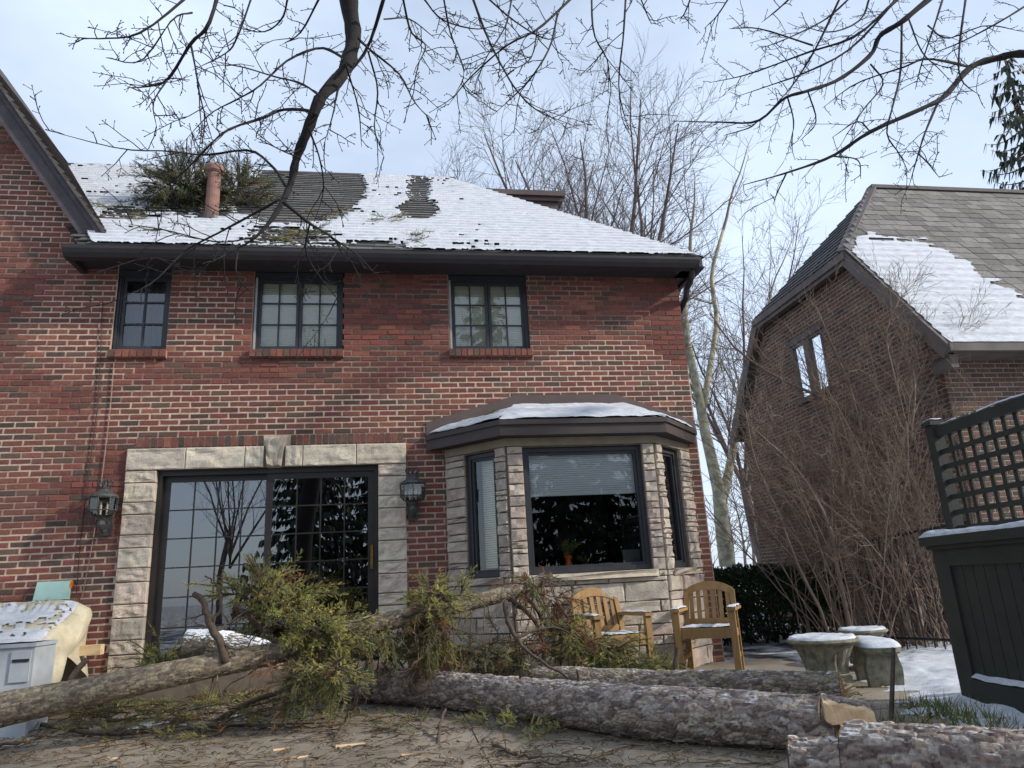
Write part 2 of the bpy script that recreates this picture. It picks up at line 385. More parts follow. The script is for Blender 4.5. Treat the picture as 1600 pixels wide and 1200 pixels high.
# repointed (pale) and colour-washed (red) mortar, block by block; below the right eave, shade painted in
MREG = [  # px ellipse cx, cy, rx, ry, lightness
    (400, 655, 300, 60, 1.0), (950, 590, 120, 62, 1.1), (860, 610, 260, 34, .95), (130, 520, 120, 90, .75), (90, 300, 110, 90, .55),
    (320, 500, 60, 80, .75), (60, 700, 120, 60, .8), (70, 880, 110, 60, .85), (1040, 640, 60, 50, .9), (160, 980, 60, 90, .9),
    (700, 700, 50, 60, .3), (665, 820, 45, 120, .45), (1095, 760, 30, 140, .5),
    (600, 480, 80, 110, -.45), (620, 610, 90, 40, -.2), (130, 760, 85, 75, -.5), (1050, 500, 45, 90, -.7), (930, 450, 120, 50, -.35), (20, 470, 50, 90, -.5), (300, 580, 120, 22, -.5), (120, 660, 40, 70, -.4), (460, 590, 60, 18, -.4)]
def mortar_col(x, z, rng):
    q = proj(np.array([x, 0, z])); v = .40
    for cx, cy, rx, ry, w in MREG:
        d = ((q[0]-cx)/rx)**2+((q[1]-cy)/ry)**2
        if d < 1: v += w*.75*(1 if d < .6 else (1-d)/.4)
    v += (fbm(np.array([[x*1.3, z*2.2, 3.]]), 3, 5)[0]-.5)*.9 + rng.uniform(-.08, .08)
    v = min(max(v, 0), 1)
    return srgb(110, 70, 62)*(1-v)+srgb(194, 172, 152)*v
def wall_frame(O, u, n):
    O = np.asarray(O, float); u = np.asarray(u, float); n = np.asarray(n, float)
    return lambda a, z, off=0.: O+u*a+n*off+np.array([0, 0, z])
def brick_items(cells, O, u, n, rng, depth=.10, proud=0., colf=None):
    at = wall_frame(O, u, n); it = []; u = np.asarray(u, float); n = np.asarray(n, float)
    for a, b, za, zb in cells:
        w, h = b-a-JT, zb-za-JT
        if w < .015: continue
        it.append((at((a+b-JT)/2, (za+zb-JT)/2, -depth/2+proud+rng.uniform(-.002, .003)), np.array([u*w, -n*depth, np.array([0, 0, h])]), colf(a, za) if colf else brick_col(rng)))
    return it
def mortar_mesh(g, cells, O, u, n, rng, off=-.005, colf=None):
    at = wall_frame(O, u, n)
    for a, b, za, zb in cells:
        c = colf((a+b)/2, (za+zb)/2) if colf else mortar_col((a+b)/2, (za+zb)/2, rng)
        g.add([at(a-.0, za, off), at(b, za, off), at(b, zb, off), at(a, zb, off)], [(0, 1, 2, 3)], c)

# ------------------------------------------------------------------ ground
def ground_sheet():
    g = G(); n = 60
    xs = np.concatenate([np.linspace(-400, -20, 12), np.linspace(-15, 25, n), np.linspace(32, 400, 12)]); ys = np.concatenate([np.linspace(-400, -20, 12), np.linspace(-15, 30, n), np.linspace(38, 600, 12)])
    P = np.stack(np.meshgrid(xs, ys, indexing='ij'), -1); z = -.05+.05*(fbm(np.concatenate([P*.5, np.zeros(P.shape[:2]+(1,))], -1))-.5)
    g.grid(np.concatenate([P, z[..., None]], -1))
    return g
M['soil'] = mat('garden_soil', srgb(86, 74, 62), srgb(58, 50, 44), 3, .95, bump=.8, bscale=30, snow=(2.0, 2.35, 1.7))
ground_sheet().obj('ground', M['soil'], kind='structure', smooth=True)
M['slab_o'] = mat('patio_concrete', srgb(152, 142, 128), srgb(104, 95, 84), 1.7, .9, bump=.5, bscale=45, detail=12)
g = G(); g.box((-7, -6.6, -.05), (4.25, -.02, -.012)); patio = g.obj('patio', M['soil'], kind='structure')
for i in range(6):
    for j in range(4):
        x0, x1 = -7+i*1.875+.006, -7+(i+1)*1.875-.006; y0, y1 = -6.6+j*1.645+.006, -6.6+(j+1)*1.645-.006
        tz = RG.uniform(-.004, .004, 4)
        g = G(); g.add([(x0, y0, -.012), (x1, y0, -.012), (x1, y1, -.012), (x0, y1, -.012), (x0, y0, tz[0]), (x1, y0, tz[1]), (x1, y1, tz[2]), (x0, y1, tz[3])], BOXF)
        g.obj('paving_slab', M['slab_o'], patio)

# ------------------------------------------------------------------ brick house
house = thing('brick_house', 'red brick house with snowy grey roof, stone framed patio door and stone bay', 'house', (0, 0, 0))
SOF = 4.80
def main_lim(z):
    if z < SOF: return -9.2, 3.70
    return -9.2, -3.46-(z-5.10)/1.42 if z > 5.1 else -3.46
WIN = [(-3.23, -2.64), (-1.69, -.65), (.65, 1.65)]
WZ0 = 56*CH
opens = [(a, b, WZ0, 4.95) for a, b in WIN] + [(-2.93, .08, -1, 39*CH), (-2.86, .06, 39*CH, 41*CH), (.56, 3.54, -1, 2.72)]
cells = brick_cells(-9.0, 3.70, -1, 118, opens, main_lim)
rng = np.random.default_rng(3)
g = G(); mortar_mesh(g, cells, (0, 0, 0), (1, 0, 0), (0, -1, 0), rng)
g.add([(-2.86, .007, 39*CH), (.06, .007, 39*CH), (.06, .007, 41*CH), (-2.86, .007, 41*CH)], [(0, 1, 2, 3)], srgb(198, 178, 158))
cm = srgb(140, 105, 92)
for (a, b) in WIN:      # reveals
    for x in (a, b): g.add([(x+(.006 if x == b else -.006), 0.007, WZ0), (x+(.006 if x == b else -.006), .2, WZ0), (x+(.006 if x == b else -.006), .2, SOF), (x+(.006 if x == b else -.006), .007, SOF)], [(0, 1, 2, 3)], cm)
for x in (-2.93, .08): g.add([(x, .007, 0), (x, .3, 0), (x, .3, 2.7), (x, .007, 2.7)], [(0, 1, 2, 3)], cm)
wall = g.obj('wall', M['mortar'], house)
pieces(wall, 'brick', brick_items(cells, (0, 0, 0), (1, 0, 0), (0, -1, 0), rng), BRICK_T, M['brick_o'], M['brick_c'])
# soldier course over the door
it = []; x = -2.86
while x < .05:
    if not (-1.52 < x < -1.25):
        it.append(((x+.033, .03, 40*CH), np.array([(.056, 0, 0), (0, .08, 0), (0, 0, .12)]), brick_col(rng, .45)))
    x += .0715
pieces(wall, 'soldier_brick', it, BRICK_T, M['brick_o'], M['brick_c'])
# the side of the house
sc = brick_cells(0, 6.0, 0, 71, [], lambda z: (0, 6))
g = G(); mortar_mesh(g, sc, (3.70, 0.1, 0), (0, 1, 0), (1, 0, 0), rng, -.007, lambda a, z: srgb(150, 125, 112)); sw = g.obj('side_wall', M['mortar'], house)
pieces(sw, 'brick', brick_items(sc, (3.70, .1, 0), (0, 1, 0), (1, 0, 0), rng, .09), BRICK_T, M['brick_o'], M['brick_c'], 0)
g = G(); g.box((-9.0, 6.1, 0), (3.6, 6.3, 4.9)); g.box((-9.2, .02, 0), (-9.0, 6.1, 8)); g.obj('back_wall', M['room'], house)

# eaves
EZ, EY, TS = 4.885, -.47, math.tan(math.radians(44))
g = G(); pr = [(-.33, 4.885), (-.475, 4.885), (-.475, 4.845), (-.455, 4.80), (-.42, 4.755), (-.33, 4.745)]
xs = (-3.66, 3.83)
V = [(x, y, z) for x in xs for y, z in pr]; n = len(pr)
g.add(V, [tuple(range(n))[::-1], tuple(range(n, 2*n))]+[(i, (i+1) % n, n+(i+1) % n, n+i) for i in range(n)])
g.obj('gutter', M['trim'], house)
g = G(); g.box((-3.60, -.335, SOF), (3.95, -.002, SOF+.02)); g.box((3.66, -.33, SOF), (3.85, 6.2, SOF+.02)); so_ = g.obj('soffit', M['soffit'], house)
g = G(); g.box((-3.60, -.34, SOF-.03), (3.80, -.315, 4.88)); g.box((3.82, -.45, 4.76), (3.87, 6.2, 4.885)); g.box((-3.64, -.33, 4.74), (-3.58, -.003, 4.9)); g.obj('fascia', M['trim'], house)
g = G(); g.tube([(3.76, -.36, 4.76), (3.77, -.30, 4.68), (3.77, -.12, 4.60), (3.77, -.06, 4.50)], .038, 10); g.tube([(3.77, -.06, 4.5), (3.79, .3, 4.40), (3.80, .6, 4.2), (3.80, .6, .05)], .036, 10); g.obj('downpipe', M['trim'], house)
g = G()
for z in (4.62, 4.71): pass
for (a, b) in WIN: G().box((a, .015, 4.735), (b, .045, SOF)).obj('window_head_panel', M['frame'], house)

# main roof
RUN = 3.0; SLP = RUN/math.cos(math.radians(44)); cs, sn = math.cos(math.radians(44)), math.sin(math.radians(44))
def roofpt(x, v, h=0.): return np.stack([x+0*v, EY+v*cs-h*sn, EZ+v*sn+h*cs], -1)
def hipx(v): return 3.86-v*cs
CE = .127
g = G(); nrow = int(SLP/CE)+1; r2 = np.random.default_rng(21)
for k in range(nrow):
    v0, v1 = k*CE, min((k+1)*CE, SLP); xr = hipx((v0+v1)/2); x = -3.42-(v0*sn)/1.43-(k % 3)*.07
    while x < xr:
        w = r2.choice([.15, .3, .3, .45]); xb = min(x+w-.004, xr)
        if xb > x:
            c = srgb(92, 90, 88)*r2.uniform(.65, 1.25); P = roofpt(np.array([x, xb, xb, x, x, xb]), np.array([v0, v0, v1, v1, v0, v0]), np.array([.016, .016, .003, .003, 0, 0]))
            g.add(P, [(0, 1, 2, 3), (4, 5, 1, 0)], c)
        x += w
V0 = roofpt(np.array([-3.5, hipx(0), hipx(SLP), -5.8]), np.array([0, 0, SLP, SLP]), -.01); g.add(V0, [(0, 1, 2, 3)], srgb(60, 58, 56))
# far slope and right hip slope
ry, rz, rx = EY+RUN, EZ+RUN*TS, hipx(SLP)
g.add([(-5.8, ry, rz), (rx, ry, rz), (3.86, ry+3.6, rz-3.6*TS), (-5.8, ry+3.6, rz-3.6*TS)], [(0, 1, 2, 3)], srgb(92, 90, 88))
g.add([(3.9, EY, EZ), (3.9, ry+3, EZ), (rx, ry, rz)], [(0, 1, 2)], srgb(92, 90, 88))
roof = g.obj('roof', M['shingle'], house)
g = G(); x = -5.6
while x < rx-.05:
    g.add([(x, ry-.11, rz-.09), (x+.25, ry-.11, rz-.09), (x+.25, ry, rz+.022), (x, ry, rz+.022), (x, ry+.11, rz-.09), (x+.25, ry+.11, rz-.09)], [(0, 1, 2, 3), (3, 2, 5, 4)], srgb(64, 60, 62)*r2.uniform(.8, 1.2)); x += .245
g.obj('ridge_cap', M['shingle'], roof)
BARE = [(475, 300, 95, 52, 1.6), (520, 290, 50, 40, 1.2), (430, 325, 60, 28, .8), (655, 328, 36, 16, 1.25), (655, 295, 22, 30, .7), (700, 290, 20, 20, .2), (450, 372, 80, 22, .55), (560, 388, 70, 12, .5), (600, 382, 60, 12, .35),
        (200, 335, 60, 14, .6), (330, 320, 90, 30, .5), (760, 388, 60, 12, .2), (120, 262, 10, 5, .3), (900, 310, 200, 10, .0)]  # left streak under the branches: shade drawn by leaving the snow out
nu, nv = 560, 280
U, Vv = np.meshgrid(np.linspace(-5.0, 3.86, nu), np.linspace(0.0, SLP-.03, nv), indexing='ij')
fr = (Vv/CE) % 1; h = .016*(1-fr)+.012*np.clip(1-fr*.3, .4, 1)
p3 = np.stack([U*1.1, Vv*4, 0*U], -1); nzv = fbm(p3, 4, 40); nst = fbm(np.stack([U*3.0, np.floor(Vv/CE)*3.7, 0*U], -1), 5, 60); nf = fbm(np.stack([U*16, Vv*22, 0*U], -1), 3, 70)
PX_ = proj(roofpt(U, Vv, h)); m = .80+(nzv-.5)*.6+.12*np.clip((PX_[..., 0]-640)/120, 0, 1)
for cx, cy, rx_, ry_, w in BARE:
    d = ((PX_[..., 0]-cx)/rx_)**2+((PX_[..., 1]-cy)/ry_)**2; m = m-w*np.clip(1.15-d, 0, 1)
right = np.clip((PX_[..., 0]-560)/200, 0, 1)
m = m-np.clip(1.02-m, .04, 1)*1.0*np.clip(fr-.5, 0, .35)*3.6*np.clip(nst*2.2-.62-.22*right, 0, 1)+(nf-.5)*1.05
m = m+np.clip((Vv-.05)/.1, -.4, 0)-np.clip((Vv-(SLP-.12))/.1, 0, 1)*1.0*nst
ok = (m > .26) & (U < hipx(Vv)-.02) & (U > -3.36-(Vv*sn)/1.43)
h = h+np.clip((m-.26)*.08, 0, .018)
keep = ok[:-1, :-1] & ok[1:, :-1] & ok[:-1, 1:] & ok[1:, 1:]
g = G(); g.grid(roofpt(U, Vv, h), keep=keep); g.obj('snow', M['snow'], roof, smooth=True, kind='stuff')
# vent pipe
vp = PY(331, 331, .42); vb = np.array([vp[0], .42, EZ+(.42-EY)*TS]); 
g = G(); g.lathe([(.085, -.12), (.082, .62), (.08, .66)], vb, 18); pipe = g.obj('vent_pipe', M['terracotta'], roof, smooth=False)
g = G(); g.lathe([(.09, .64), (.115, .665), (.12, .72), (.105, .75), (.06, .77)], vb, 18); g.obj('cap', M['terracotta'], pipe)
g = G(); g.lathe([(.15, -.16), (.13, .0), (.09, .05)], vb, 18); g.obj('flashing', M['flash'], pipe)
# dormer on the far side
a = PY(872, 321, 2.3)
g = G(); g.box((1.35, 2.0, 6.0), (a[0]-.08, 3.6, a[2]-.12)); g.obj('dormer_wall', M['flash'], roof)
g = G(); g.box((1.2, 1.95, a[2]-.12), (a[0], 3.7, a[2]-.05)); g.box((1.2, 1.90, a[2]-.05), (a[0]+.03, 3.75, a[2]+.04)); g.obj('dormer_roof', M['flash'], roof)

# left gable: rake board and its roof edge
def rk(x0, off=0.): return 5.11+off+(-3.33-x0)*1.43
g = G()
xt = -6.2
for (d0, d1, ya, yb) in ((.0, .27, -.20, -.003), (-.02, .07, -.225, -.20)):
    A = [(-3.33-d0, ya, 5.11), (-3.33-d1, ya, 5.11), (xt-d1, ya, rk(xt)), (xt-d0, ya, rk(xt))]
    Bq = [(x, yb, z) for x, y, z in A]; g.add(A+Bq, BOXF)
g.box((-3.66, -.2, 5.03), (-3.29, -.003, 5.12))
g.obj('rake_board', M['rake'], house)
g = G(); r3 = np.random.default_rng(5); sl_ = math.sqrt(1+1.43**2); ny = 16
for k in range(30):
    za, zb = 5.06+k*.105, 5.06+(k+1)*.105
    for j in range(ny):
        ya, yb = -.26+j*.3, -.26+(j+1)*.3-.004
        xa, xb = -3.33-(za-5.11)/1.43, -3.33-(zb-5.11)/1.43
        g.add([(xa+.05, ya, za+.02), (xa+.05, yb, za+.02), (xb+.025, yb, zb+.01), (xb+.025, ya, zb+.01), (xa, ya, za), (xa, yb, za), (xb, ya, zb)], [(0, 1, 2, 3), (4, 5, 1, 0), (0, 3, 6, 4)], srgb(92, 86, 84)*r3.uniform(.7, 1.2))
g.add([(-3.33, -.26, 5.11), (-3.33, 4.6, 5.11), (xt-1.2, 4.6, rk(xt-1.2)), (xt-1.2, -.26, rk(xt-1.2))], [(0, 1, 2, 3)], srgb(70, 66, 66))
g.add([(xt-1.2, -.26, rk(xt-1.2)), (xt-1.2, 4.6, rk(xt-1.2)), (-11.5, 4.6, 5.11), (-11.5, -.26, 5.11)], [(0, 1, 2, 3)], srgb(70, 66, 66))
g.obj('gable_roof', M['shingle'], house)

# upstairs windows
def sill_bricks(par, a, b, z):
    it = []; n = max(3, round((b-a)/.075)); w = (b-a)/n
    g = G(); g.box((a, -.035, z-.098), (b, .1, z-.006), srgb(150, 120, 105)); s = g.obj('sill', M['mortar'], par)
    for i in range(n): it.append(((a+(i+.5)*w, .025, z-.05), np.array([(w-.010, 0, 0), (0, .15, -.01), (0, .012, .104)]), brick_col(rng, .35)))
    pieces(s, 'sill_brick', it, BRICK_T, M['brick_o'], M['brick_c'])
def room_box(par, x0, x1, y0, y1, z0, z1, m=None):
    g = G(); g.add([(x0, y0, z0), (x1, y0, z0), (x1, y1, z0), (x0, y1, z0), (x0, y0, z1), (x1, y0, z1), (x1, y1, z1), (x0, y1, z1)], [(0, 1, 2, 3), (4, 7, 6, 5), (1, 5, 6, 2), (2, 6, 7, 3), (3, 7, 4, 0)])
    return g.obj('room_interior', m or M['room'], par)
def muntins(par, x0, x1, z0, z1, nx, nz, y, t=.011):
    for i in range(1, nx): xx = x0+(x1-x0)*i/nx; G().box((xx-t, y, z0), (xx+t, y+.02, z1)).obj('muntin', M['frame'], par)
    for i in range(1, nz): zz = z0+(z1-z0)*i/nz; G().box((x0, y-.003, zz-t*.8), (x1, y+.017, zz+t*.8)).obj('muntin', M['frame'], par)
def pane(par, x0, x1, z0, z1, y, m='glass'):
    return G().add([(x0, y, z0), (x1, y, z0), (x1, y, z1), (x0, y, z1)], [(0, 1, 2, 3)]).obj('pane', M[m], par)
def ring_frame(name, x0, x1, z0, z1, w, ya, yb, m, par):
    g = G(); g.box((x0, ya, z0), (x0+w, yb, z1)); g.box((x1-w, ya, z0), (x1, yb, z1)); g.box((x0+w, ya+.001, z0), (x1-w, yb-.001, z0+w)); g.box((x0+w, ya+.001, z1-w), (x1-w, yb-.001, z1))
    return g.obj(name, m, par)
def curtain(par, x0, x1, y, z0, z1, amp=.03, f=24, name='curtain', gather=0.):
    U, W = np.meshgrid(np.linspace(0, 1, 120), np.linspace(0, 1, 12), indexing='ij')
    X = x0+(x1-x0)*U; X = X+gather*(x1-x0)*(1-W)*np.sin(U*PI)*.2
    Y = y+amp*np.sin(U*f*(x1-x0)*3+1.3*np.sin(W*3))*(.6+.4*(1-W)); g = G(); g.grid(np.stack([X, Y, z0+(z1-z0)*W], -1)); return g.obj(name, M['curtain'], par, smooth=True)
def blinds(par, x0, x1, y, z0, z1, step=.025, tilt=.004):
    g = G(); z = z0
    while z < z1: g.box((x0, y, z), (x1, y+.014, z+step*.86)); z += step
    g.box((x0, y-.008, z1-.02), (x1, y+.03, z1+.02)); return g.obj('blind', M['blind'], par, kind='stuff')
for wi, (a, b) in enumerate(WIN):
    zt = 4.77; w = link('window', None, house); w.location = (0, 0, 0); w.empty_display_size = .1
    w['label'] = ['narrow casement window with drawn sheer curtain', 'double casement window reflecting branches', 'double casement window with pale lowered blind'][wi]
    ring_frame('frame', a, b, WZ0, zt, .045, .05, .14, M['frame'], w)
    G().box((a+.004, .03, WZ0), (a+.028, .05, zt)).obj('storm_strip', M['frame_w' if wi else 'frame'], w)
    ia, ib = a+.045, b-.045; iz0, iz1 = WZ0+.045, zt-.045
    if wi == 0:
        ring_frame('sash', ia, ib, iz0, iz1, .035, .07, .11, M['frame'], w); pane(w, ia+.03, ib-.03, iz0+.03, iz1-.03, .09, 'glass_up')
        muntins(w, ia+.035, ib-.035, iz0+.035, iz1-.035, 2, 3, .072)
        curtain(w, ia, ib, .24, iz0-.1, iz1, .025, 30, gather=.3)
    else:
        mid = (ia+ib)/2
        for (p, q) in ((ia, mid-.004), (mid+.004, ib)):
            ring_frame('sash', p, q, iz0, iz1, .032, .07, .11, M['frame'], w); pane(w, p+.03, q-.03, iz0+.03, iz1-.03, .09, 'glass_up')
            muntins(w, p+.032, q-.032, iz0+.032, iz1-.032, 2, 3, .072, .009)
        blinds(w, ia, ib, .125, iz0, iz1)
    sill_bricks(w, a-.02, b+.02, WZ0)
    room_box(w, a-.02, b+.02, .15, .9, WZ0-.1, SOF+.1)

# patio door and stone surround
door = link('patio_door', None, house); door.empty_display_size = .1
DX0, DX1, DZ0, DZ1 = -2.63, -.22, .30, 39*CH-.245
STC = [srgb(201, 188, 168), srgb(196, 183, 166), srgb(207, 195, 175), srgb(186, 174, 159), srgb(198, 181, 165)]
sr = np.random.default_rng(12)
def stone_col(k=1.): return np.clip(STC[sr.integers(5)]*sr.uniform(.92, 1.06)*k, 0, 1)
g = G(); g.box((-2.93, -.012, 0), (-2.634, .13, DZ1+.25)); g.box((-.216, -.012, 0), (.08, .13, DZ1+.25)); g.box((-2.634, -.012, DZ1+.004), (-.216, .13, DZ1+.25)); g.box((-2.7, -.30, 0), (-.1, .12, .28))
sur = g.obj('stone_surround', M['stone_back'], door)
it = []
for (a, b) in ((-2.935, -2.625), (-.225, .085)):
    z = DZ1; k = 0
    while z > 0:
        hh = (.137 if k % 2 == 0 else .214)*sr.uniform(.95, 1.05); z0 = max(z-hh, 0); k += 1
        dx = sr.uniform(0, .012); aa, bb = (a-dx*.4, b) if a < -2 else (a, b+dx*.4)
        it.append((((aa+bb)/2, .045, (z+z0)/2), np.array([(bb-aa, 0, 0), (0, .17, 0), (0, 0, z-z0-.010)]), stone_col())); z = z0
zl = DZ1+.004; xs = [-2.945, -2.33, -1.70, -1.495]
for q in range(3): it.append((((xs[q]+xs[q+1])/2, .04, zl+.12), np.array([(xs[q+1]-xs[q]-.008, 0, 0), (0, .18, 0), (0, 0, .236)]), stone_col(1.06)))
xs = [-1.265, -1.07, -.475, .095]
for q in range(3): it.append((((xs[q]+xs[q+1])/2, .04, zl+.12), np.array([(xs[q+1]-xs[q]-.008, 0, 0), (0, .18, 0), (0, 0, .236)]), stone_col(1.06)))
pieces(sur, 'stone', it, ROCK_T, M['stone_o'], M['stone_o'])
V, F = face_template(sr, 5, 4, (.05, .05, .1), .35); V = V.copy(); V[:, 0] *= (.62+.38*(V[:, 2]+.5)); V = V*np.array([.25, .19, .335])+np.array([-1.38, .035, zl+.167])
k_ = mk_mesh('keystone', V, F); k_.materials.append(M['stone_o']); ko = link('keystone', k_, sur); ko.color = (*stone_col(1.08), 1)
ring_frame('frame', DX0, DX1, DZ0, DZ1, .055, .05, .17, M['bronze'], door)
mx_ = -1.44
for nm, (a, b, y) in (('sliding_panel', (DX0+.055, mx_+.03, .115)), ('sliding_panel', (mx_-.03, DX1-.055, .075))):
    p = ring_frame(nm, a, b, DZ0+.055, DZ1-.05, .07, y, y+.035, M['bronze'], door)
    pane(p, a+.06, b-.06, DZ0+.11, DZ1-.11, y+.012, 'glass_big')
    for i in range(1, 4): xx = a+.07+(b-a-.14)*i/4; G().box((xx-.007, y+.004, DZ0+.12), (xx+.007, y+.0105, DZ1-.12)).obj('muntin', M['bronze'], p)
    for i in range(1, 6): zz = DZ0+.12+(DZ1-DZ0-.24)*i/6; G().box((a+.07, y+.0035, zz-.007), (b-.07, y+.010, zz+.007)).obj('muntin', M['bronze'], p)
hp = PY(581, 870, .06); g = G(); g.box((hp[0]-.014, .028, hp[2]-.13), (hp[0]+.014, .052, hp[2]+.13)); g.box((hp[0]-.009, .052, hp[2]+.08), (hp[0]+.009, .075, hp[2]+.1)); g.box((hp[0]-.009, .052, hp[2]-.1), (hp[0]+.009, .075, hp[2]-.08)); g.obj('handle', M['brass'], door)
curtain(door, DX0+.06, -2.05, .32, DZ0, DZ1, .03, 12); curtain(door, -1.75, -1.42, .34, DZ0, DZ1, .03, 14)
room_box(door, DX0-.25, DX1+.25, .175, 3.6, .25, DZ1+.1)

# bay window
bay = link('bay_window', None, house); bay.empty_display_size = .1
bp = [(.56, 0.), (1.18, -.62), (2.88, -.62), (3.54, 0.)]
def facet(i):
    a = np.array([*bp[i], 0.]); b = np.array([*bp[i+1], 0.]); Ln = np.linalg.norm(b-a); u = (b-a)/Ln; return a, u, np.array([u[1], -u[0], 0.]), Ln
BZ0, BZ1 = 1.07, 2.435
def ashlar(z0, z1, u0, u1, hs, ws, first=0):
    out = []; z = z0
    while z < z1-.02:
        hgt = sr.choice(hs); zz = min(z+hgt, z1)
        if z1-zz < .05: zz = z1
        u = u0
        while u < u1-.01:
            w = (u1-u0) if ws is None else sr.uniform(*ws); uu = min(u+w, u1)
            if u1-uu < .1: uu = u1
            out.append((u, uu, z, zz)); u = uu
        z = zz
    return out
it = []; gb = G()
FW = [(.29, .73), (.18, 1.55), (.17, .62)]
for i in range(3):
    O, u, n, Ln = facet(i); at = wall_frame(O, u, n); w0, w1 = FW[i]
    rects = ashlar(BZ0-.02, 2.45, 0.004, w0, [.055, .075, .11, .13], None)+ashlar(BZ0-.02, 2.45, w1, Ln-.004, [.055, .075, .11, .13], None)+ashlar(0, BZ0-.08, .004, Ln-.004, [.09, .12, .16, .2], (.25, .7))
    for a, b, za, zb in ((0, w0, BZ0-.02, 2.5), (w1, Ln, BZ0-.02, 2.5), (w0, w1, 2.435, 2.5), (0, Ln, 0, BZ0-.02)):
        for off, rev in ((0, 0), (-.14, 1)): gb.add([at(a, za, off), at(b, za, off), at(b, zb, off), at(a, zb, off)], [(0, 1, 2, 3)])
    for (x, zz0, zz1) in ((w0, BZ0, 2.435), (w1, BZ0, 2.435)): gb.add([at(x, zz0, 0), at(x, zz0, -.14), at(x, zz1, -.14), at(x, zz1, 0)], [(0, 1, 2, 3)])
    gb.add([at(w0, BZ0-.02, 0), at(w1, BZ0-.02, 0), at(w1, BZ0-.02, -.14), at(w0, BZ0-.02, -.14)], [(0, 1, 2, 3)])
    for a, b, za, zb in rects:
        it.append((at((a+b)/2, (za+zb)/2, .005), np.array([u*(b-a-.010), -n*.07, np.array([0, 0, zb-za-.010])]), stone_col(.8)*np.array([.97, .97, 1.02])))
    it.append((at((w0+w1)/2, BZ0-.045, .01), np.array([u*(w1-w0+.10), -n*.16, np.array([0, 0, .075])]), stone_col(.82)))
    for (a, b) in ((.004, max(w0-.054, .01)), (min(w1+.054, Ln-.01), Ln-.004)):
        if b-a > .03: it.append((at((a+b)/2, BZ0-.05, .003), np.array([u*(b-a), -n*.07, np.array([0, 0, .052])]), stone_col(.86)))
bw = gb.obj('bay_wall', M['stone_back'], bay)
pieces(bw, 'stone', it, STONE_T, M['stone_o'], M['stone_o'])
g = G(); e = .03
for i in range(3):
    O, u, n, Ln = facet(i); at = wall_frame(O, u, n)
    g.add([at(0, 2.452, -.02), at(Ln, 2.452, -.02), at(Ln+e*.4*(i < 2), 2.452, e), at(-e*.4*(i > 0), 2.452, e), at(0, 2.54, -.02), at(Ln, 2.54, -.02), at(Ln+e*.4*(i < 2), 2.54, e), at(-e*.4*(i > 0), 2.54, e)], BOXF)
M['frieze'] = mat('frieze_board', srgb(150, 138, 120), srgb(130, 118, 102), 6, .8); g.obj('frieze', M['frieze'], bay)
# bay glazing
for i in range(3):
    O, u, n, Ln = facet(i); at = wall_frame(O, u, n); w0, w1 = FW[i]; off = -.03
    w = link('window', None, bay); w.empty_display_size = .1
    g = G(); t = .05
    def fb(a, b, za, zb, o0, o1): g.add([at(a, za, o0), at(b, za, o0), at(b, za, o1), at(a, za, o1), at(a, zb, o0), at(b, zb, o0), at(b, zb, o1), at(a, zb, o1)], BOXF)
    fb(w0, w0+t, BZ0, 2.435, off, -.12); fb(w1-t, w1, BZ0, 2.435, off, -.12); fb(w0+t, w1-t, BZ0, BZ0+t, off-.002, -.118); fb(w0+t, w1-t, 2.435-t, 2.435, off-.002, -.118)
    s = .028; fb(w0+t, w0+t+s, BZ0+t, 2.435-t, off-.02, -.10); fb(w1-t-s, w1-t, BZ0+t, 2.435-t, off-.02, -.10); fb(w0+t+s, w1-t-s, BZ0+t, BZ0+t+s, off-.022, -.098); fb(w0+t+s, w1-t-s, 2.435-t-s, 2.435-t, off-.022, -.098)
    g.obj('frame', M['frame'], w)
    G().add([at(w0+t, BZ0+t, -.075), at(w1-t, BZ0+t, -.075), at(w1-t, 2.435-t, -.075), at(w0+t, 2.435-t, -.075)], [(0, 1, 2, 3)]).obj('pane', M['glass'], w)
    if i == 1:
        g = G(); z = 1.93
        while z < 2.36: g.box((1.43, -.50, z), (2.66, -.485, z+.021)); z += .0245
        g.box((1.42, -.51, 2.35), (2.67, -.47, 2.39)); g.box((1.43, -.505, 1.905), (2.66, -.48, 1.928)); g.obj('blind', M['blind_w'], w, kind='stuff')
    if i == 0:
        g = G(); z = BZ0+.1
        while z < 2.36: p = [at(w0+.08, z, -.2), at(w1-.05, z, -.2), at(w1-.05, z+.02, -.2), at(w0+.08, z+.02, -.2)]; g.add(p, [(0, 1, 2, 3)]); z += .025
        g.obj('blind', M['blind'], w, kind='stuff')
# interior and window seat
g = G(); ZC = 2.46
inn = [(.70, .02), (1.24, -.50), (2.82, -.50), (3.40, .02)]
g.add([(x, y, BZ0+.01) for x, y in inn]+[(3.4, 3.0, BZ0+.01), (.7, 3.0, BZ0+.01)], [(0, 1, 2, 3, 4, 5)])
g.add([(x, y, ZC) for x, y in inn]+[(3.4, 3.0, ZC), (.7, 3.0, ZC)], [(5, 4, 3, 2, 1, 0)])
g.add([(.7, .02, BZ0), (.7, 3, BZ0), (.7, 3, ZC), (.7, .02, ZC)], [(0, 1, 2, 3)]); g.add([(3.4, .02, BZ0), (3.4, 3, BZ0), (3.4, 3, ZC), (3.4, .02, ZC)], [(3, 2, 1, 0)]); g.add([(.7, 3, BZ0), (3.4, 3, BZ0), (3.4, 3, ZC), (.7, 3, ZC)], [(0, 1, 2, 3)])
g.obj('room_interior', M['room'], bay)
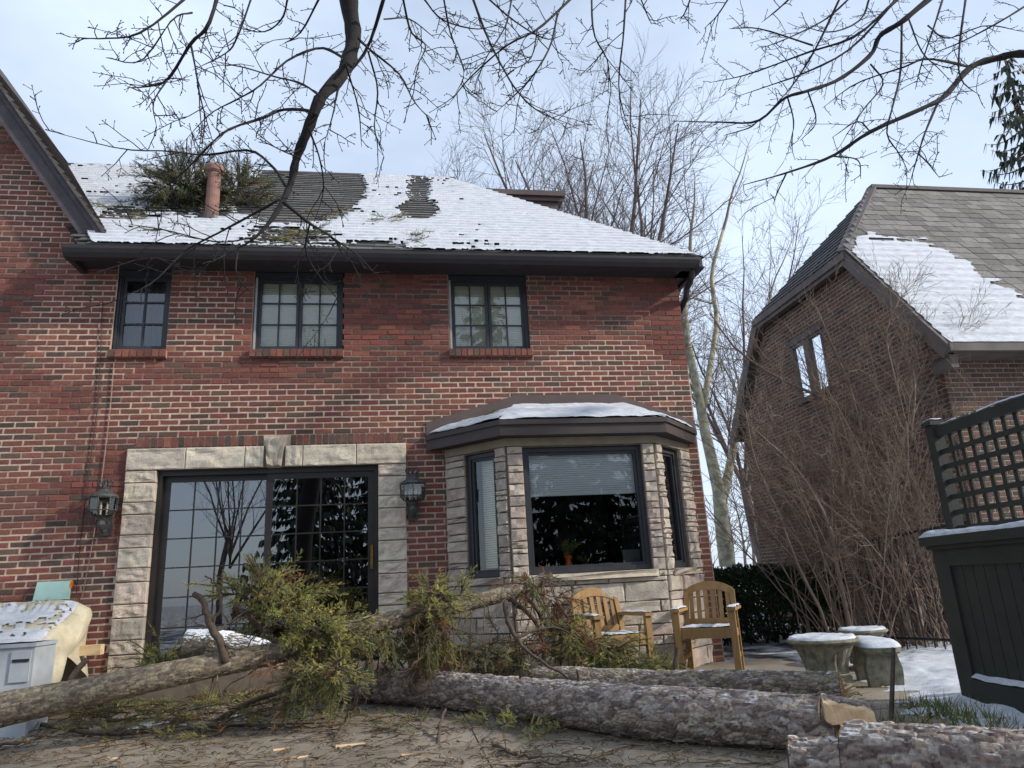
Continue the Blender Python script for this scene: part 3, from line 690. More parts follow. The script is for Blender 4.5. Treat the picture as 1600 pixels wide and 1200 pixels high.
# bay roof
EV = [(.34, -.03), (1.10, -.80), (2.98, -.80), (3.66, -.03)]; TP = [(.62, -.012, 2.86), (1.42, -.012, 3.08), (2.69, -.012, 3.08), (3.52, -.012, 2.84)]
g = G()
for i in range(3):
    a, b = EV[i], EV[i+1]; g.add([(*a, 2.70), (*b, 2.70), TP[i+1], TP[i]], [(0, 1, 2, 3)], srgb(84, 80, 80))
g.add([(x, y, 2.545) for x, y in EV], [(3, 2, 1, 0)], srgb(70, 62, 62))
broof = g.obj('bay_roof', M['shingle'], bay)
g = G()
for i in range(3):
    a, b = np.array([*EV[i], 0]), np.array([*EV[i+1], 0]); u = (b-a)/np.linalg.norm(b-a); n = np.array([u[1], -u[0], 0])
    for (za, zb, o0, o1) in ((2.54, 2.66, 0, .012), (2.655, 2.71, -.01, .035)):
        e0 = o1*.41
        p = [a+n*o0, b+n*o0, b+n*o1+u*e0*(i < 2), a+n*o1-u*e0*(i > 0)]
        g.add([q+np.array([0, 0, za]) for q in p]+[q+np.array([0, 0, zb]) for q in p], BOXF)
g.obj('fascia', M['fasc'], broof)
g = G(); tp = [(.335, 2.88), (.55, 2.945), (1.42, 3.20), (2.69, 3.20), (3.45, 2.93), (3.69, 2.84)]; bt = [(.335, 2.66), (.60, 2.80), (1.42, 3.06), (2.69, 3.06), (3.45, 2.80), (3.69, 2.70)]
V = [(x, -.022, z) for x, z in tp]+[(x, -.030, z) for x, z in bt]+[(x, .0, z) for x, z in tp]
g.add(V, [(6+i, 7+i, 1+i, i) for i in range(5)]+[(i, i+1, 13+i, 12+i) for i in range(5)]); g.obj('flashing', M['flash'], broof)
g = G()
def bay_snow(i, s0, s1, t0, t1, seed):
    U, W = np.meshgrid(np.linspace(s0, s1, 90), np.linspace(t0, t1, 50), indexing='ij')
    a, b, c, d = [np.array(q) for q in ((*EV[i], 2.712), (*EV[i+1], 2.712), TP[i+1], TP[i])]
    P = (a*(1-U[..., None])+b*U[..., None])*(1-W[..., None])+(d*(1-U[..., None])+c*U[..., None])*W[..., None]
    nn = fbm(P*5, 4, seed); edge = np.minimum.reduce([(U-s0)*6+(.3 if i == 1 or s0 > 0 else 0), (s1-U)*6+(.3 if i != 2 else 0), (W-t0)*7+.25, (t1-W)*4])
    mm = np.clip(edge, 0, .35)/.35-.5+ (nn-.5)*1.2+.45
    P = P+np.array([0, -.004, 1])*(np.clip(mm, -.1, 1)*.045)[..., None]
    ok = mm > .05; g.grid(P, keep=ok[:-1, :-1] & ok[1:, 1:] & ok[1:, :-1] & ok[:-1, 1:])
bay_snow(1, 0, 1, -.03, .92, 3); bay_snow(0, .05, 1, -.03, .66, 4); bay_snow(2, 0, 1, -.03, .7, 5)
g.obj('snow', M['snow'], broof, smooth=True, kind='stuff')
# ------------------------------------------------------------------ wall fittings
def lantern(px, py, label):
    c = PY(px, py, -.17); b = np.array([c[0], -.17, c[2]])
    t = thing('wall_lantern', label, 'lantern', (b[0], 0, b[2]), 'lanterns beside the patio door')
    g = G(); g.box((b[0]-.055, -.03, b[2]-.30), (b[0]+.055, -.002, b[2]-.02)); g.obj('back_plate', M['iron'], t)
    g = G(); g.tube([(b[0], -.03, b[2]-.25), (b[0], -.10, b[2]-.27), (b[0], -.17, b[2]-.22), (b[0], -.17, b[2]-.12)], [.02, .018, .02, .03], 8)
    for s in (-1, 1):
        th = np.linspace(0, 5.2, 16); g.tube([(b[0]+s*(.045+.03*math.cos(q)*(1-q/8)), -.15, b[2]-.2+.045*math.sin(q)*(1-q/8)) for q in th], .008, 5)
    g.lathe([(.02, -.24), (.045, -.2), (.03, -.16), (.06, -.12), (.10, -.105)], b, 8); g.obj('bracket', M['iron'], t)
    g = G(); g.lathe([(.10, -.10), (.135, -.055), (.14, .075), (.118, .10)], b, 8, caps=False); gl = g.obj('glass_cage', M['lglass'], t)
    for k in range(8):
        a = k*PI/4; ca, sa = math.cos(a), math.sin(a)
        G().tube([(b[0]+r*ca, b[1]+r*sa, b[2]+z) for r, z in ((.102, -.10), (.137, -.055), (.142, .075), (.12, .102))], .006, 4).obj('cage_bar', M['iron'], t)
    for z, r in ((-.055, .141), (.075, .146)):
        G().tube([(b[0]+r*math.cos(k*PI/4), b[1]+r*math.sin(k*PI/4), b[2]+z) for k in range(9)], .0065, 4, cap=False).obj('cage_ring', M['iron'], t)
    g = G(); g.lathe([(.145, .085), (.13, .11), (.085, .135), (.055, .17), (.06, .185), (.045, .195)], b, 16); g.obj('cap', M['iron'], t)
    g = G()
    for k in range(8):
        a = k*PI/4; ca, sa = math.cos(a), math.sin(a); g.tube([(b[0]+r*ca, b[1]+r*sa, b[2]+z) for r, z in ((.04, .19), (.066, .215), (.078, .245), (.062, .268), (.045, .255))], [.009, .009, .008, .008, .009], 5)
    g.lathe([(.02, .19), (.014, .25), (.02, .262), (.008, .28)], b, 8); g.obj('crown', M['iron'], t)
    for k in range(3):
        a = k*2.1+.4; G().lathe([(.011, -.10), (.011, .01), (.006, .03), (.002, .045)], (b[0]+.04*math.cos(a), b[1]+.04*math.sin(a), b[2]), 8).obj('candle_sleeve', M['candle'], t)
lantern(161, 790, 'weathered metal wall lantern left of the patio door above the mint box')
lantern(645, 768, 'weathered metal wall lantern on the brick between patio door and bay')

mb = PY(77, 923, -.1); t = thing('outlet_box', 'pale mint plastic outlet cover on brick above the cream cover', 'outlet', (mb[0], 0, mb[2]))
g = G(); w, h_ = .165, .095
g.add([(mb[0]-w, -.005, mb[2]-h_), (mb[0]+w, -.005, mb[2]-h_), (mb[0]+w, -.005, mb[2]+h_), (mb[0]-w, -.005, mb[2]+h_), (mb[0]-w*.96, -.075, mb[2]-h_*.97), (mb[0]+w*.96, -.075, mb[2]-h_*.97), (mb[0]+w*.88, -.05, mb[2]+h_*.92), (mb[0]-w*.88, -.05, mb[2]+h_*.92)], [(0, 1, 2, 3), (7, 6, 5, 4), (0, 4, 5, 1), (1, 5, 6, 2), (2, 6, 7, 3), (3, 7, 4, 0)]); g.obj('cover', M['mint'], t)
g = G(); g.box((mb[0]-w*.8, -.06, mb[2]-h_-.035), (mb[0]+w*.8, -.005, mb[2]-h_-.001)); g.obj('back_box', M['black'], t)
g = G(); g.box((mb[0]-.012, -.085, mb[2]-h_-.002), (mb[0]+.012, -.076, mb[2]-h_+.03)); g.obj('latch', M['mint'], t)
def wire(px, m, label, r=.006, y=-.012):
    P = [PY(x, yy, y) for x, yy in px]; P = np.array(P); g = G(); g.tube(P, r, 6)
    tag(g.obj('wall_cable', m, None), label, 'cable')
wire([(178, 566), (172, 640), (160, 740), (146, 840), (128, 935)], M['cable'], 'pale cable stapled down the brick wall left of the patio door')
wire([(160, 470), (157, 560), (152, 640), (138, 740), (126, 840), (119, 930)], M['cable_d'], 'thin dark cable running down the brick beside the pale cable', .005)
lf = PY(113, 912, -.012); g = G(); g.add([lf+np.array(q) for q in ((0, 0, -.05), (.022, -.015, -.01), (.008, -.01, .045), (.03, -.02, .06), (-.012, -.012, .02), (-.022, -.02, -.02))], [(0, 1, 2, 4), (2, 3, 4), (0, 4, 5)], srgb(214, 120, 50))
tag(g.obj('dry_leaf', M['litter'], None), 'small orange dry leaf stuck on brick beside the mint outlet box', 'leaf')

# things on the bay window seat
v = PY(888, 872, -.42); vz = BZ0+.012
t = thing('flower_vase', 'bright orange vase with green flowers inside the bay window', 'vase', (v[0], -.42, vz))
g = G(); g.lathe([(.05, 0), (.056, .02), (.05, .06), (.03, .11), (.036, .14), (.052, .17), (.05, .172), (.03, .14)], (v[0], -.42, vz), 24); g.obj('vase', M['orange'], t, smooth=True)
g = G(); r4 = np.random.default_rng(4)
for k in range(26):
    d = np.array([r4.normal(0, .35), r4.normal(0, .2), 1.]); p0 = np.array([v[0], -.42, vz+.15]); p1 = p0+d*r4.uniform(.08, .17); g.tube([p0, (p0+p1)/2+.01, p1], .003, 3, srgb(96, 120, 62))
    for q in range(5):
        pp = p1+r4.normal(0, .016, 3); g.add([pp, pp+r4.normal(0, .02, 3), pp+r4.normal(0, .02, 3)], [(0, 1, 2)], srgb(120, 150, 80) if k % 4 else srgb(190, 90, 70))
g.obj('flowers', M['leaf'], t, kind='stuff')
v2 = PY(914, 880, -.40)
t = thing('potted_plant', 'small potted plant beside the orange vase in the bay window', 'plant', (v2[0], -.40, vz))
g = G(); g.lathe([(.042, 0), (.055, .055), (.062, .055), (.062, .078), (.05, .078)], (v2[0], -.40, vz), 20); g.obj('pot', M['pot'], t)
g = G()
for k in range(40):
    p0 = np.array([v2[0], -.40, vz+.075]); d = np.array([r4.normal(0, .5), r4.normal(0, .4), .8]); p1 = p0+d*r4.uniform(.04, .11); s = r4.normal(0, .012, 3); g.add([p0, p1+s, p1+d*.02, p1-s], [(0, 1, 2, 3)], srgb(60, 84, 50)*r4.uniform(.7, 1.2))
g.obj('leaves', M['leaf'], t, kind='stuff')
c1 = PY(947, 878, -.40); g = G(); g.box((c1[0]-.085, -.41, vz), (c1[0]+.085, -.405, vz+.075)); g.box((c1[0]-.085, -.404, vz), (c1[0]+.085, -.33, vz+.004)); tag(g.obj('paper_card', M['paper']), 'white folded card on the bay window seat', 'card')
c1 = PY(984, 862, -.30); g = G(); g.box((c1[0]-.085, -.3, vz), (c1[0]+.12, -.275, vz+.20)); g.box((c1[0]-.095, -.305, vz+.2), (c1[0]+.13, -.27, vz+.212)); tag(g.obj('picture_frame', M['greyboard']), 'grey upright board at the right end of the bay window seat', 'board')

# ------------------------------------------------------------------ chairs
def snow_cap(U0, V0, P00, P10, P01, hgt, seed, nu=24, nv=18, base=.004, cov=.42, freq=9):
    U, W = np.meshgrid(np.linspace(0, 1, nu), np.linspace(0, 1, nv), indexing='ij')
    P = np.asarray(P00)+U[..., None]*(np.asarray(P10)-np.asarray(P00))+W[..., None]*(np.asarray(P01)-np.asarray(P00))
    ed = np.minimum(np.minimum(U, 1-U), np.minimum(W, 1-W)); mm = np.clip(ed*7, 0, 1)*.6+(fbm(P*freq, 3, seed)-.5)*1.5+cov-.3
    P = P+np.array([0, 0, 1])*(base+np.clip(mm, 0, 1)*hgt)[..., None]
    ok = mm > .0; return P, ok[:-1, :-1] & ok[1:, 1:] & ok[1:, :-1] & ok[:-1, 1:]
def chair(FR, face, label):
    f = np.array([*face, 0.]); f /= np.linalg.norm(f); r = np.array([-f[1], f[0], 0.])   # r: to the sitter's left hand = viewer's right
    W, D = .56, .50; O = np.array([*FR, 0.])-r*W/2
    P = lambda a, b, z: O+r*a-f*b+np.array([0, 0, z])      # a: right of centre, b: backwards
    ctr = P(0, .25, 0); t = thing('garden_armchair', label, 'armchair', ctr, 'wooden armchairs in front of the bay')
    ax = lambda: [r, -f, np.array([0, 0, 1.])]
    up = (0, 0, 1); rr = np.random.default_rng(int(FR[0]*100))
    def wd(g, nm):
        o = g.obj(nm, M['teak_o'], t); k = rr.uniform(.85, 1.12); o.color = (*(srgb(148, 115, 73)*k), 1); return o
    for s in (-1, 1):
        g = G(); g.obox(P(s*W/2, 0, .305), ax(), (.032, .026, .305)); wd(g, 'leg')
        g = G(); a, b = P(s*(W/2-.02), .47, 0), P(s*(W/2-.02), .49, .44); c = P(s*(W/2-.035), .57, .80)
        g.beam(a, b, .05, .045, f); g.beam(P(s*(W/2-.02), .488, .43), c, .05, .042, f); wd(g, 'leg')
        g = G(); g.obox(P(s*W/2, .235, .628), ax(), (.045, .285, .014)); arm = wd(g, 'arm')
        pp, kk = snow_cap(0, 0, P(s*W/2-.042, -.045, .643), P(s*W/2+.042, -.045, .643), P(s*W/2-.042, .50, .643), .02, int(rr.integers(99)), 10, 30, cov=.5)
        g = G(); g.grid(pp, keep=kk)
        if g.A and len(g.A[0]): g.obj('snow', M['snow'], arm, smooth=True, kind='stuff')
        g = G(); g.beam(P(s*(W/2-.01), .02, .40), P(s*(W/2-.02), .48, .38), .028, .075, up); wd(g, 'side_rail')
        g = G(); g.beam(P(s*(W/2-.01), .02, .16), P(s*(W/2-.02), .48, .16), .022, .045, up); wd(g, 'stretcher')
    g = G(); g.obox(P(0, .0, .395), ax(), (W/2-.03, .013, .042)); wd(g, 'front_rail')
    g = G(); g.obox(P(0, .485, .385), ax(), (W/2-.04, .013, .035)); wd(g, 'back_rail')
    for k in range(6):
        g = G(); b = .03+k*.08; g.obox(P(0, b, .443-.012*k/6), ax(), (W/2-.02, .034, .010)); sl2 = wd(g, 'seat_slat')
    pp, kk = snow_cap(0, 0, P(-W/2+.03, .0, .455), P(W/2-.03, .0, .455), P(-W/2+.03, .46, .445), .022, int(rr.integers(99)), 50, 40, cov=.48, freq=11)
    g = G(); g.grid(pp, keep=kk); g.obj('snow', M['snow'], t, smooth=True, kind='stuff')
    # arched top rail
    def bk(a, z): q = (z-.44)/.36; return P(a, .49+.08*q, z)
    n = 14; V = []
    for i in range(n+1):
        a = -W/2+.005+(W-.01)*i/n; e = 1-(2*i/n-1)**2; z1 = .80+.105*e**.8; z0 = z1-.085+.012*(1-e)
        for z, dd in ((z0, -.016), (z1, -.016), (z1, .016), (z0, .016)): V.append(bk(a, z)-f*(dd))
    F = [(4*i+k, 4*i+(k+1) % 4, 4*i+4+(k+1) % 4, 4*i+4+k) for i in range(n) for k in range(4)]+[(3, 2, 1, 0), (4*n, 4*n+1, 4*n+2, 4*n+3)]
    wd(G().add(V, F), 'top_rail')
    g = G(); g.beam(bk(-W/2+.04, .49), bk(W/2-.04, .49), .022, .06, up); wd(g, 'lower_back_rail')
    for k in range(6):
        a = -W/2+.085+k*(W-.17)/5; e = 1-(2*(a+W/2)/W-1)**2; wd(G().beam(bk(a, .50), bk(a, .80+.105*max(e, .01)**.8-.06), .045, .014, f), 'back_slat')
    return t
chair((3.30, -1.20), (-.52, -.85), 'wooden garden armchair with snowy arms standing right of the bay')
chair((2.42, -1.18), (.20, -.98), 'wooden garden armchair with snowy seat, half behind the spruce boughs')

# ------------------------------------------------------------------ cast stone urns and bench
def urn(c, label, s=1.):
    c = np.array(c); t = thing('stone_urn', label, 'planter', c, 'cast stone urns by the snowy path')
    def relief(r, z, th): zz = z/s; k = np.clip((zz-.11)/.26, 0, 1); lv = np.abs(np.sin(th*6)); return r*(1+.16*np.sin(k*PI)*(lv**.6-.4)+.03*np.sin(k*PI)*np.sin(th*36+8*np.abs(np.sin(th*6))))
    g = G(); zs = np.linspace(.10, .38, 22); pr = [( (.185+.02*math.sin(q*PI)*-1+.085*q**2.2)*s, z*s) for q, z in zip(np.linspace(0, 1, 22), zs)]
    g.lathe(pr, c, 96, fn=relief); g.obj('bowl', M['cast'], t, smooth=True)
    g = G(); g.lathe([(.215*s, 0), (.22*s, .05*s), (.205*s, .062*s), (.20*s, .075*s), (.205*s, .092*s), (.188*s, .105*s)], c, 48); g.obj('base', M['cast'], t)
    g = G(); g.lathe([(.27*s, .375*s), (.305*s, .39*s), (.318*s, .405*s), (.31*s, .425*s), (.285*s, .43*s), (.27*s, .40*s)], c, 48); g.obj('rim', M['cast'], t)
    g = G(); th = np.linspace(0, 2*PI, 49); rr = np.linspace(0, 1, 12); R_, T_ = np.meshgrid(rr, th, indexing='ij')
    X = np.stack([R_*np.cos(T_), R_*np.sin(T_), 0*R_], -1); nn = fbm(X*4+c, 3, 8); P = c+np.array([0, 0, .428*s])+X*(.306*s+.02*(nn[..., None]-.5))+np.array([0, 0, 1])*((np.where(R_ > .97, -.012, .004+.03*nn*(R_ < .95)))[..., None])
    g.grid(P); g.obj('snow', M['snow'], t, smooth=True, kind='stuff')
urn((3.58, -2.30, 0), 'snow topped cast stone urn standing in front of the bench', .93)
ub = PZ(1356, 1036); urn((ub[0], ub[1], 0), 'smaller snow topped cast stone urn behind the bench', .78)
bc = np.array([4.06, -2.28, 0])
t = thing('stone_bench', 'small cast stone bench with rounded seat and thick snow between the two urns', 'bench', bc)
vd = np.array([.93, -.36, 0]); vp2 = np.array([.36, .93, 0])
g = G(); n = 40; out = []
for k in range(n):
    a = 2*PI*k/n; e = lambda q: math.copysign(abs(q)**.6, q); out.append(vd*.175*e(math.cos(a))+vp2*.36*e(math.sin(a)))
out = np.array(out)
def slab(g, sc, z0, z1):
    V = np.concatenate([bc+out*sc+np.array([0, 0, z0]), bc+out*sc+np.array([0, 0, z1])]); g.add(V, [tuple(range(n))[::-1], tuple(range(n, 2*n))]+[(i, (i+1) % n, n+(i+1) % n, n+i) for i in range(n)])
slab(g, .94, .262, .28); slab(g, 1.0, .28, .32); g.obj('seat', M['cast'], t)
for s in (-1, 1):
    cc = bc+vp2*.20*s
    g = G()
    for q in (-1, 1):
        V = []; hs = np.linspace(0, .264, 14)
        for z in hs:
            k = z/.264; o = .08+.05*math.sin(k*PI*1.1)+.05*k**3+.05*(1-k)**4
            for a, b in ((0, -.05), (o, -.05), (o+.012, 0), (o, .05), (0, .05)): V.append(cc+vd*q*a+vp2*b+np.array([0, 0, z]))
        m_ = 5; g.add(V, [(m_*i+k, m_*i+(k+1) % m_, m_*i+m_+(k+1) % m_, m_*i+m_+k) for i in range(13) for k in range(m_)]+[tuple(range(5)), tuple(range(65, 70))])
    g.obj('leg', M['cast'], t)
R_, T_ = np.meshgrid(np.linspace(0, 1, 14), np.arange(n+1), indexing='ij'); oo = out[np.arange(n+1) % n]
P = bc+np.array([0, 0, .322])+oo[None]*(R_*1.01)[..., None]; nn = fbm(P*6, 3, 4); P = P+np.array([0, 0, 1])*((.06*(1-R_**4)*(.6+.6*nn))*(R_ < 1)-.006*(R_ >= 1))[..., None]
g = G(); g.grid(P); g.obj('snow', M['snow'], t, smooth=True, kind='stuff')

# ------------------------------------------------------------------ cream covered grill, grey box, timber
t = thing('covered_grill', 'cream vinyl cover with snow on top, standing against brick wall', 'grill cover', (-4.2, -.7, 0))
prof = [(-.10, .26), (-.12, .82), (-.16, 1.0), (-.24, 1.07), (-.33, 1.05), (-.42, .96), (-.58, .87), (-.80, .80), (-.98, .74), (-1.05, .66), (-1.06, .4), (-1.05, .02)]
pf = np.array(prof); XR = -3.10
tt = np.linspace(0, len(pf)-1, 80); Yp = np.interp(tt, range(len(pf)), pf[:, 0]); Zp = np.interp(tt, range(len(pf)), pf[:, 1])
xs = np.linspace(-5.2, XR, 150); X, YY = np.meshgrid(xs, Yp, indexing='ij'); _, ZZ = np.meshgrid(xs, Zp, indexing='ij')
e = np.clip((X-(XR-.28))/.28, 0, 1); bul = .12*e**2
ZZ2 = ZZ*(1-.03*e**3)+.05*e**2*(1-e)*4*(ZZ > .76)*(np.clip((-.4-YY)/.5, 0, 1)); wr = .012*np.sin(X*70+3*np.sin(X*9))*np.clip((ZZ-.9)/.1, 0, 1)*(YY > -.5)
P = np.stack([X+.03*np.sin(ZZ*7)*e, YY+wr, ZZ2-bul*(ZZ > .95)*.5], -1); P += (fbm(P*3, 3, 9)-.5)[..., None]*np.array([.0, .03, .03])
g = G(); g.grid(P[:, ::-1]); 
last = P[-1]; ctr = np.array([XR+.015, -.62, .55]); rad = np.linspace(1, 0, 10)
E_ = np.stack([ctr+(last-ctr)*q+np.array([.035*math.sin(q*PI), 0, 0])*1 for q in rad]); E_ += ((fbm(E_*5, 3, 2)-.5)*.05*np.clip(1-np.abs(rad-.5)*2, 0, 1)[:, None])[..., None]*np.array([1, 0, 0])
g.grid(E_[:, ::-1]); g.obj('cover', M['cover'], t, smooth=True)
msk = (Yp < -.30) & (Yp > -1.03) & (Zp > .68); Pm = P[:, msk]; nn = fbm(Pm*np.array([4, 6, 4]), 4, 31); ok = (nn+.5*(fbm(Pm*22, 2, 5)-.5) > .36) & (Pm[..., 0] < XR-.05); Pm = Pm+np.array([0, -.004, .007])+np.array([0, 0, .02])*nn[..., None]
g = G(); g.grid(Pm[:, ::-1], keep=(ok[:-1, :-1] & ok[1:, 1:])[:, ::-1]); g.obj('snow', M['snow'], t, smooth=True, kind='stuff')
a = PY(56, 1004, -1.5); b0 = PY(-60, 1006, -1.5)
t = thing('grey_storage_box', 'grey plastic box with slotted hatch in front of the cream cover', 'box', (a[0]-.4, -1.3, 0))
bx1 = a[0]; bz = a[2]
g = G(); g.box((bx1-1.2, -1.5, 0), (bx1, -1.12, bz-.03)); body = g.obj('body', M['greyplastic'], t)
g = G(); g.box((bx1-1.22, -1.515, bz-.03), (bx1+.012, -1.11, bz)); g.obj('lid', M['greyplastic'], t)
g = G(); g.box((bx1-.17, -1.512, bz-.30), (bx1-.02, -1.501, bz-.06)); hat = g.obj('hatch', M['greyplastic'], t)
g = G(); g.box((bx1-.155, -1.518, bz-.145), (bx1-.03, -1.513, bz-.122)); g.obj('slot', M['black'], hat)
pp, kk = snow_cap(0, 0, (bx1-1.2, -1.51, bz), (bx1, -1.51, bz), (bx1-1.2, -1.12, bz), .03, 5, 50, 20, cov=.55, freq=5); g = G(); g.grid(pp, keep=kk); g.obj('snow', M['snow'], t, smooth=True, kind='stuff')
a = PY(160, 1014, -.35); g = G(); g.box((a[0]-.6, -.40, a[2]-.05), (a[0], -.30, a[2]+.045)); g.box((a[0]-.5, -.39, 0), (a[0]-.42, -.31, a[2]-.05)); tag(g.obj('timber_beam', M['wood']), 'pale timber end poking out behind the cream cover', 'timber')

# ------------------------------------------------------------------ dark green cabinet and trellis
A = np.array([*PZ(1505, 1097)[:2], 0]); tdir = np.array([-.12, -.993, 0.]); ndir = np.array([-.993, .12, 0.])   # face runs towards the camera, looks left
cab = thing('garden_cabinet', 'dark green painted garden cabinet with snow along its top', 'cabinet', A)
def C3(a, o, z): return A+tdir*a+ndir*o+np.array([0, 0, z])
def cbox(g, a0, a1, o0, o1, z0, z1): g.add([C3(a0, o0, z0), C3(a1, o0, z0), C3(a1, o1, z0), C3(a0, o1, z0), C3(a0, o0, z1), C3(a1, o0, z1), C3(a1, o1, z1), C3(a0, o1, z1)], BOXF)
CHT = 1.09; CL = 1.9
g = G(); cbox(g, 0, CL, -.19, -.03, 0, CHT); g.obj('body', M['green'], cab)
for a0, a1 in ((0, .17), (CL-.17, CL)):
    g = G(); cbox(g, a0, a1, -.03, .0, 0, CHT); g.obj('stile', M['green'], cab)
g = G(); cbox(g, .17, CL-.17, -.03, -.001, CHT-.15, CHT-.002); g.obj('top_rail', M['green'], cab)
g = G(); g.add([C3(.17, -.029, 0), C3(CL-.17, -.029, 0), C3(CL-.17, .045, 0), C3(.17, .045, 0), C3(.17, -.029, .20), C3(CL-.17, -.029, .20), C3(CL-.17, .03, .17), C3(.17, .03, .17)], BOXF); g.obj('kick_board', M['green'], cab)
x = .17
while x < CL-.18:
    g = G(); cbox(g, x+.003, min(x+.115, CL-.17)-.003, -.03, -.018, .19, CHT-.15); g.obj('board', M['green'], cab); x += .115
g = G(); cbox(g, -.05, CL+.05, -.2, .055, CHT, CHT+.065); cbox(g, -.02, CL+.02, -.19, .028, CHT-.03, CHT); top = g.obj('top', M['green'], cab)
def snow_bank(a, b, inn, wd_, h, seed, nu=160, nv=16):
    a, b, inn = [np.asarray(v, float) for v in (a, b, inn)]; U, W = np.meshgrid(np.linspace(0, 1, nu), np.linspace(0, 1, nv), indexing='ij'); P = a+(b-a)*U[..., None]
    hh = h*(.55+.9*fbm(np.stack([U*9, 0*U, 0*U], -1), 4, seed))*np.clip(np.minimum(U, 1-U)*25, 0, 1)**.5; ph = W*PI
    P = P+inn*(wd_*(.5-.5*np.cos(ph)))[..., None]+np.array([0, 0, 1])*(hh*np.sin(ph)**.45)[..., None]-inn*(.012*(fbm(np.stack([U*22, W*3, 0*U], -1), 3, seed+4)-.3))[..., None]*np.clip(1-W*3, 0, 1)[..., None]
    return G().grid(P)
snow_bank(C3(-.05, .052, CHT+.064), C3(CL+.04, .052, CHT+.064), -ndir, .24, .045, 3).obj('snow', M['snow'], top, smooth=True, kind='stuff')
pp, kk = snow_cap(0, 0, C3(.19, .028, .172), C3(CL-.2, .028, .172), C3(.19, -.015, .195), .02, 7, 80, 8, cov=.6, freq=6); g = G(); g.grid(pp, keep=kk); g.obj('snow', M['snow'], cab, smooth=True, kind='stuff')
# trellis behind the cabinet
tb = A-ndir*.26+tdir*(-.06)
tre = thing('garden_trellis', 'dark green square lattice trellis rising behind the cabinet', 'trellis', tb)
def T3(a, o, z): return tb+tdir*a+ndir*o+np.array([0, 0, z])
TH = 2.02
def tbox(a0, a1, o0, o1, z0, z1, nm):
    g = G(); g.add([T3(a0, o0, z0), T3(a1, o0, z0), T3(a1, o1, z0), T3(a0, o1, z0), T3(a0, o0, z1), T3(a1, o0, z1), T3(a1, o1, z1), T3(a0, o1, z1)], BOXF); return g.obj(nm, M['green'], tre)
tbox(-.045, .045, -.045, .045, 0, TH, 'post'); pc = tbox(-.06, .06, -.06, .06, TH, TH+.03, 'post_cap'); tbox(1.95, 2.04, -.045, .045, 0, TH, 'post')
tbox(.045, 1.95, -.025, .025, TH-.10, TH-.02, 'top_rail'); tbox(.045, 1.95, -.02, .02, .9, .96, 'bottom_rail')
for k in range(18): a = .045+.118*(k+1); (tbox(a-.019, a+.019, -.016, -.004, .96, TH-.1, 'lattice_bar') if a < 1.93 else None)
z = TH-.1-.118
while z > .97: tbox(.045, 1.95, -.003, .010, z-.019, z+.019, 'lattice_bar'); z -= .118
pp, kk = snow_cap(0, 0, T3(-.05, .05, TH+.03), T3(.05, .05, TH+.03), T3(-.05, -.05, TH+.03), .02, 3, 12, 12, cov=.7); G().grid(pp, keep=kk).obj('snow', M['snow'], pc, smooth=True, kind='stuff')
pp, kk = snow_cap(0, 0, T3(.05, .024, TH-.02), T3(1.9, .024, TH-.02), T3(.05, -.024, TH-.02), .02, 6, 90, 8, cov=.35); G().grid(pp, keep=kk).obj('snow', M['snow'], tre, smooth=True, kind='stuff')

# ------------------------------------------------------------------ neighbour
NX, NY0, NY1 = 7.36, .0, 5.85
nb = thing('neighbour_house', 'dim brown brick house with clipped gable and half snowy slate roof', 'house', (NX, 0, 0))
NE, NEY, JZ, JY0, JY1, NR = 3.74, -.33, 5.92, 1.34, 4.39, 8.10
NRY = (JY0+JY1)/2; sl1 = (NR-NE)/(NRY-NEY)
NC = [srgb(100, 78, 68), srgb(92, 72, 64), srgb(110, 84, 72), srgb(84, 70, 64), srgb(104, 76, 66), srgb(76, 66, 62)]
nr = np.random.default_rng(77)
ncol = lambda a, z: np.clip(NC[nr.integers(6)]*nr.uniform(.8, 1.2), 0, 1)
mcol = lambda a, z: srgb(158, 140, 122)*nr.uniform(.85, 1.1)
def nlim(z):
    if z < NE-.12: return NY0, NY1
    d = (z-(NE-.12))/sl1
    return max(NY0, NY0-.05+d), min(NY1, NY1+.05-d)
wp = [PX(1232, 505, NX), PX(1282, 570, NX)]
wy0, wy1 = PX(1280, 500, NX)[1], PX(1232, 520, NX)[1]; wz0, wz1 = 3.95, 5.02
nop = [(wy0, wy1, wz0, wz1)]
cl = brick_cells(NY0, NY1, 0, 87, nop, lambda z: nlim(z) if z < JZ-.05 else (0, -1))
g = G(); mortar_mesh(g, cl, (NX, 0, 0), (0, 1, 0), (-1, 0, 0), nr, -.006, mcol); nw = g.obj('gable_wall', M['mortar'], nb)
itA = brick_items(cl, (NX, 0, 0), (0, 1, 0), (-1, 0, 0), nr, .08, 0, ncol)
cf = brick_cells(0, 8.2, 0, 55, [], lambda z: (0, 8.2))
g = G(); mortar_mesh(g, cf, (NX, NY0, 0), (1, 0, 0), (0, -1, 0), nr, -.006, mcol); nf_ = g.obj('front_wall', M['mortar'], nb)
itB = brick_items(cf, (NX, NY0, 0), (1, 0, 0), (0, -1, 0), nr, .08, 0, ncol)
pieces(nw, 'brick', itA, BRICK_T, M['brick_o'], M['brick_c'], 150); pieces(nf_, 'brick', itB, BRICK_T, M['brick_o'], M['brick_c'], 150)
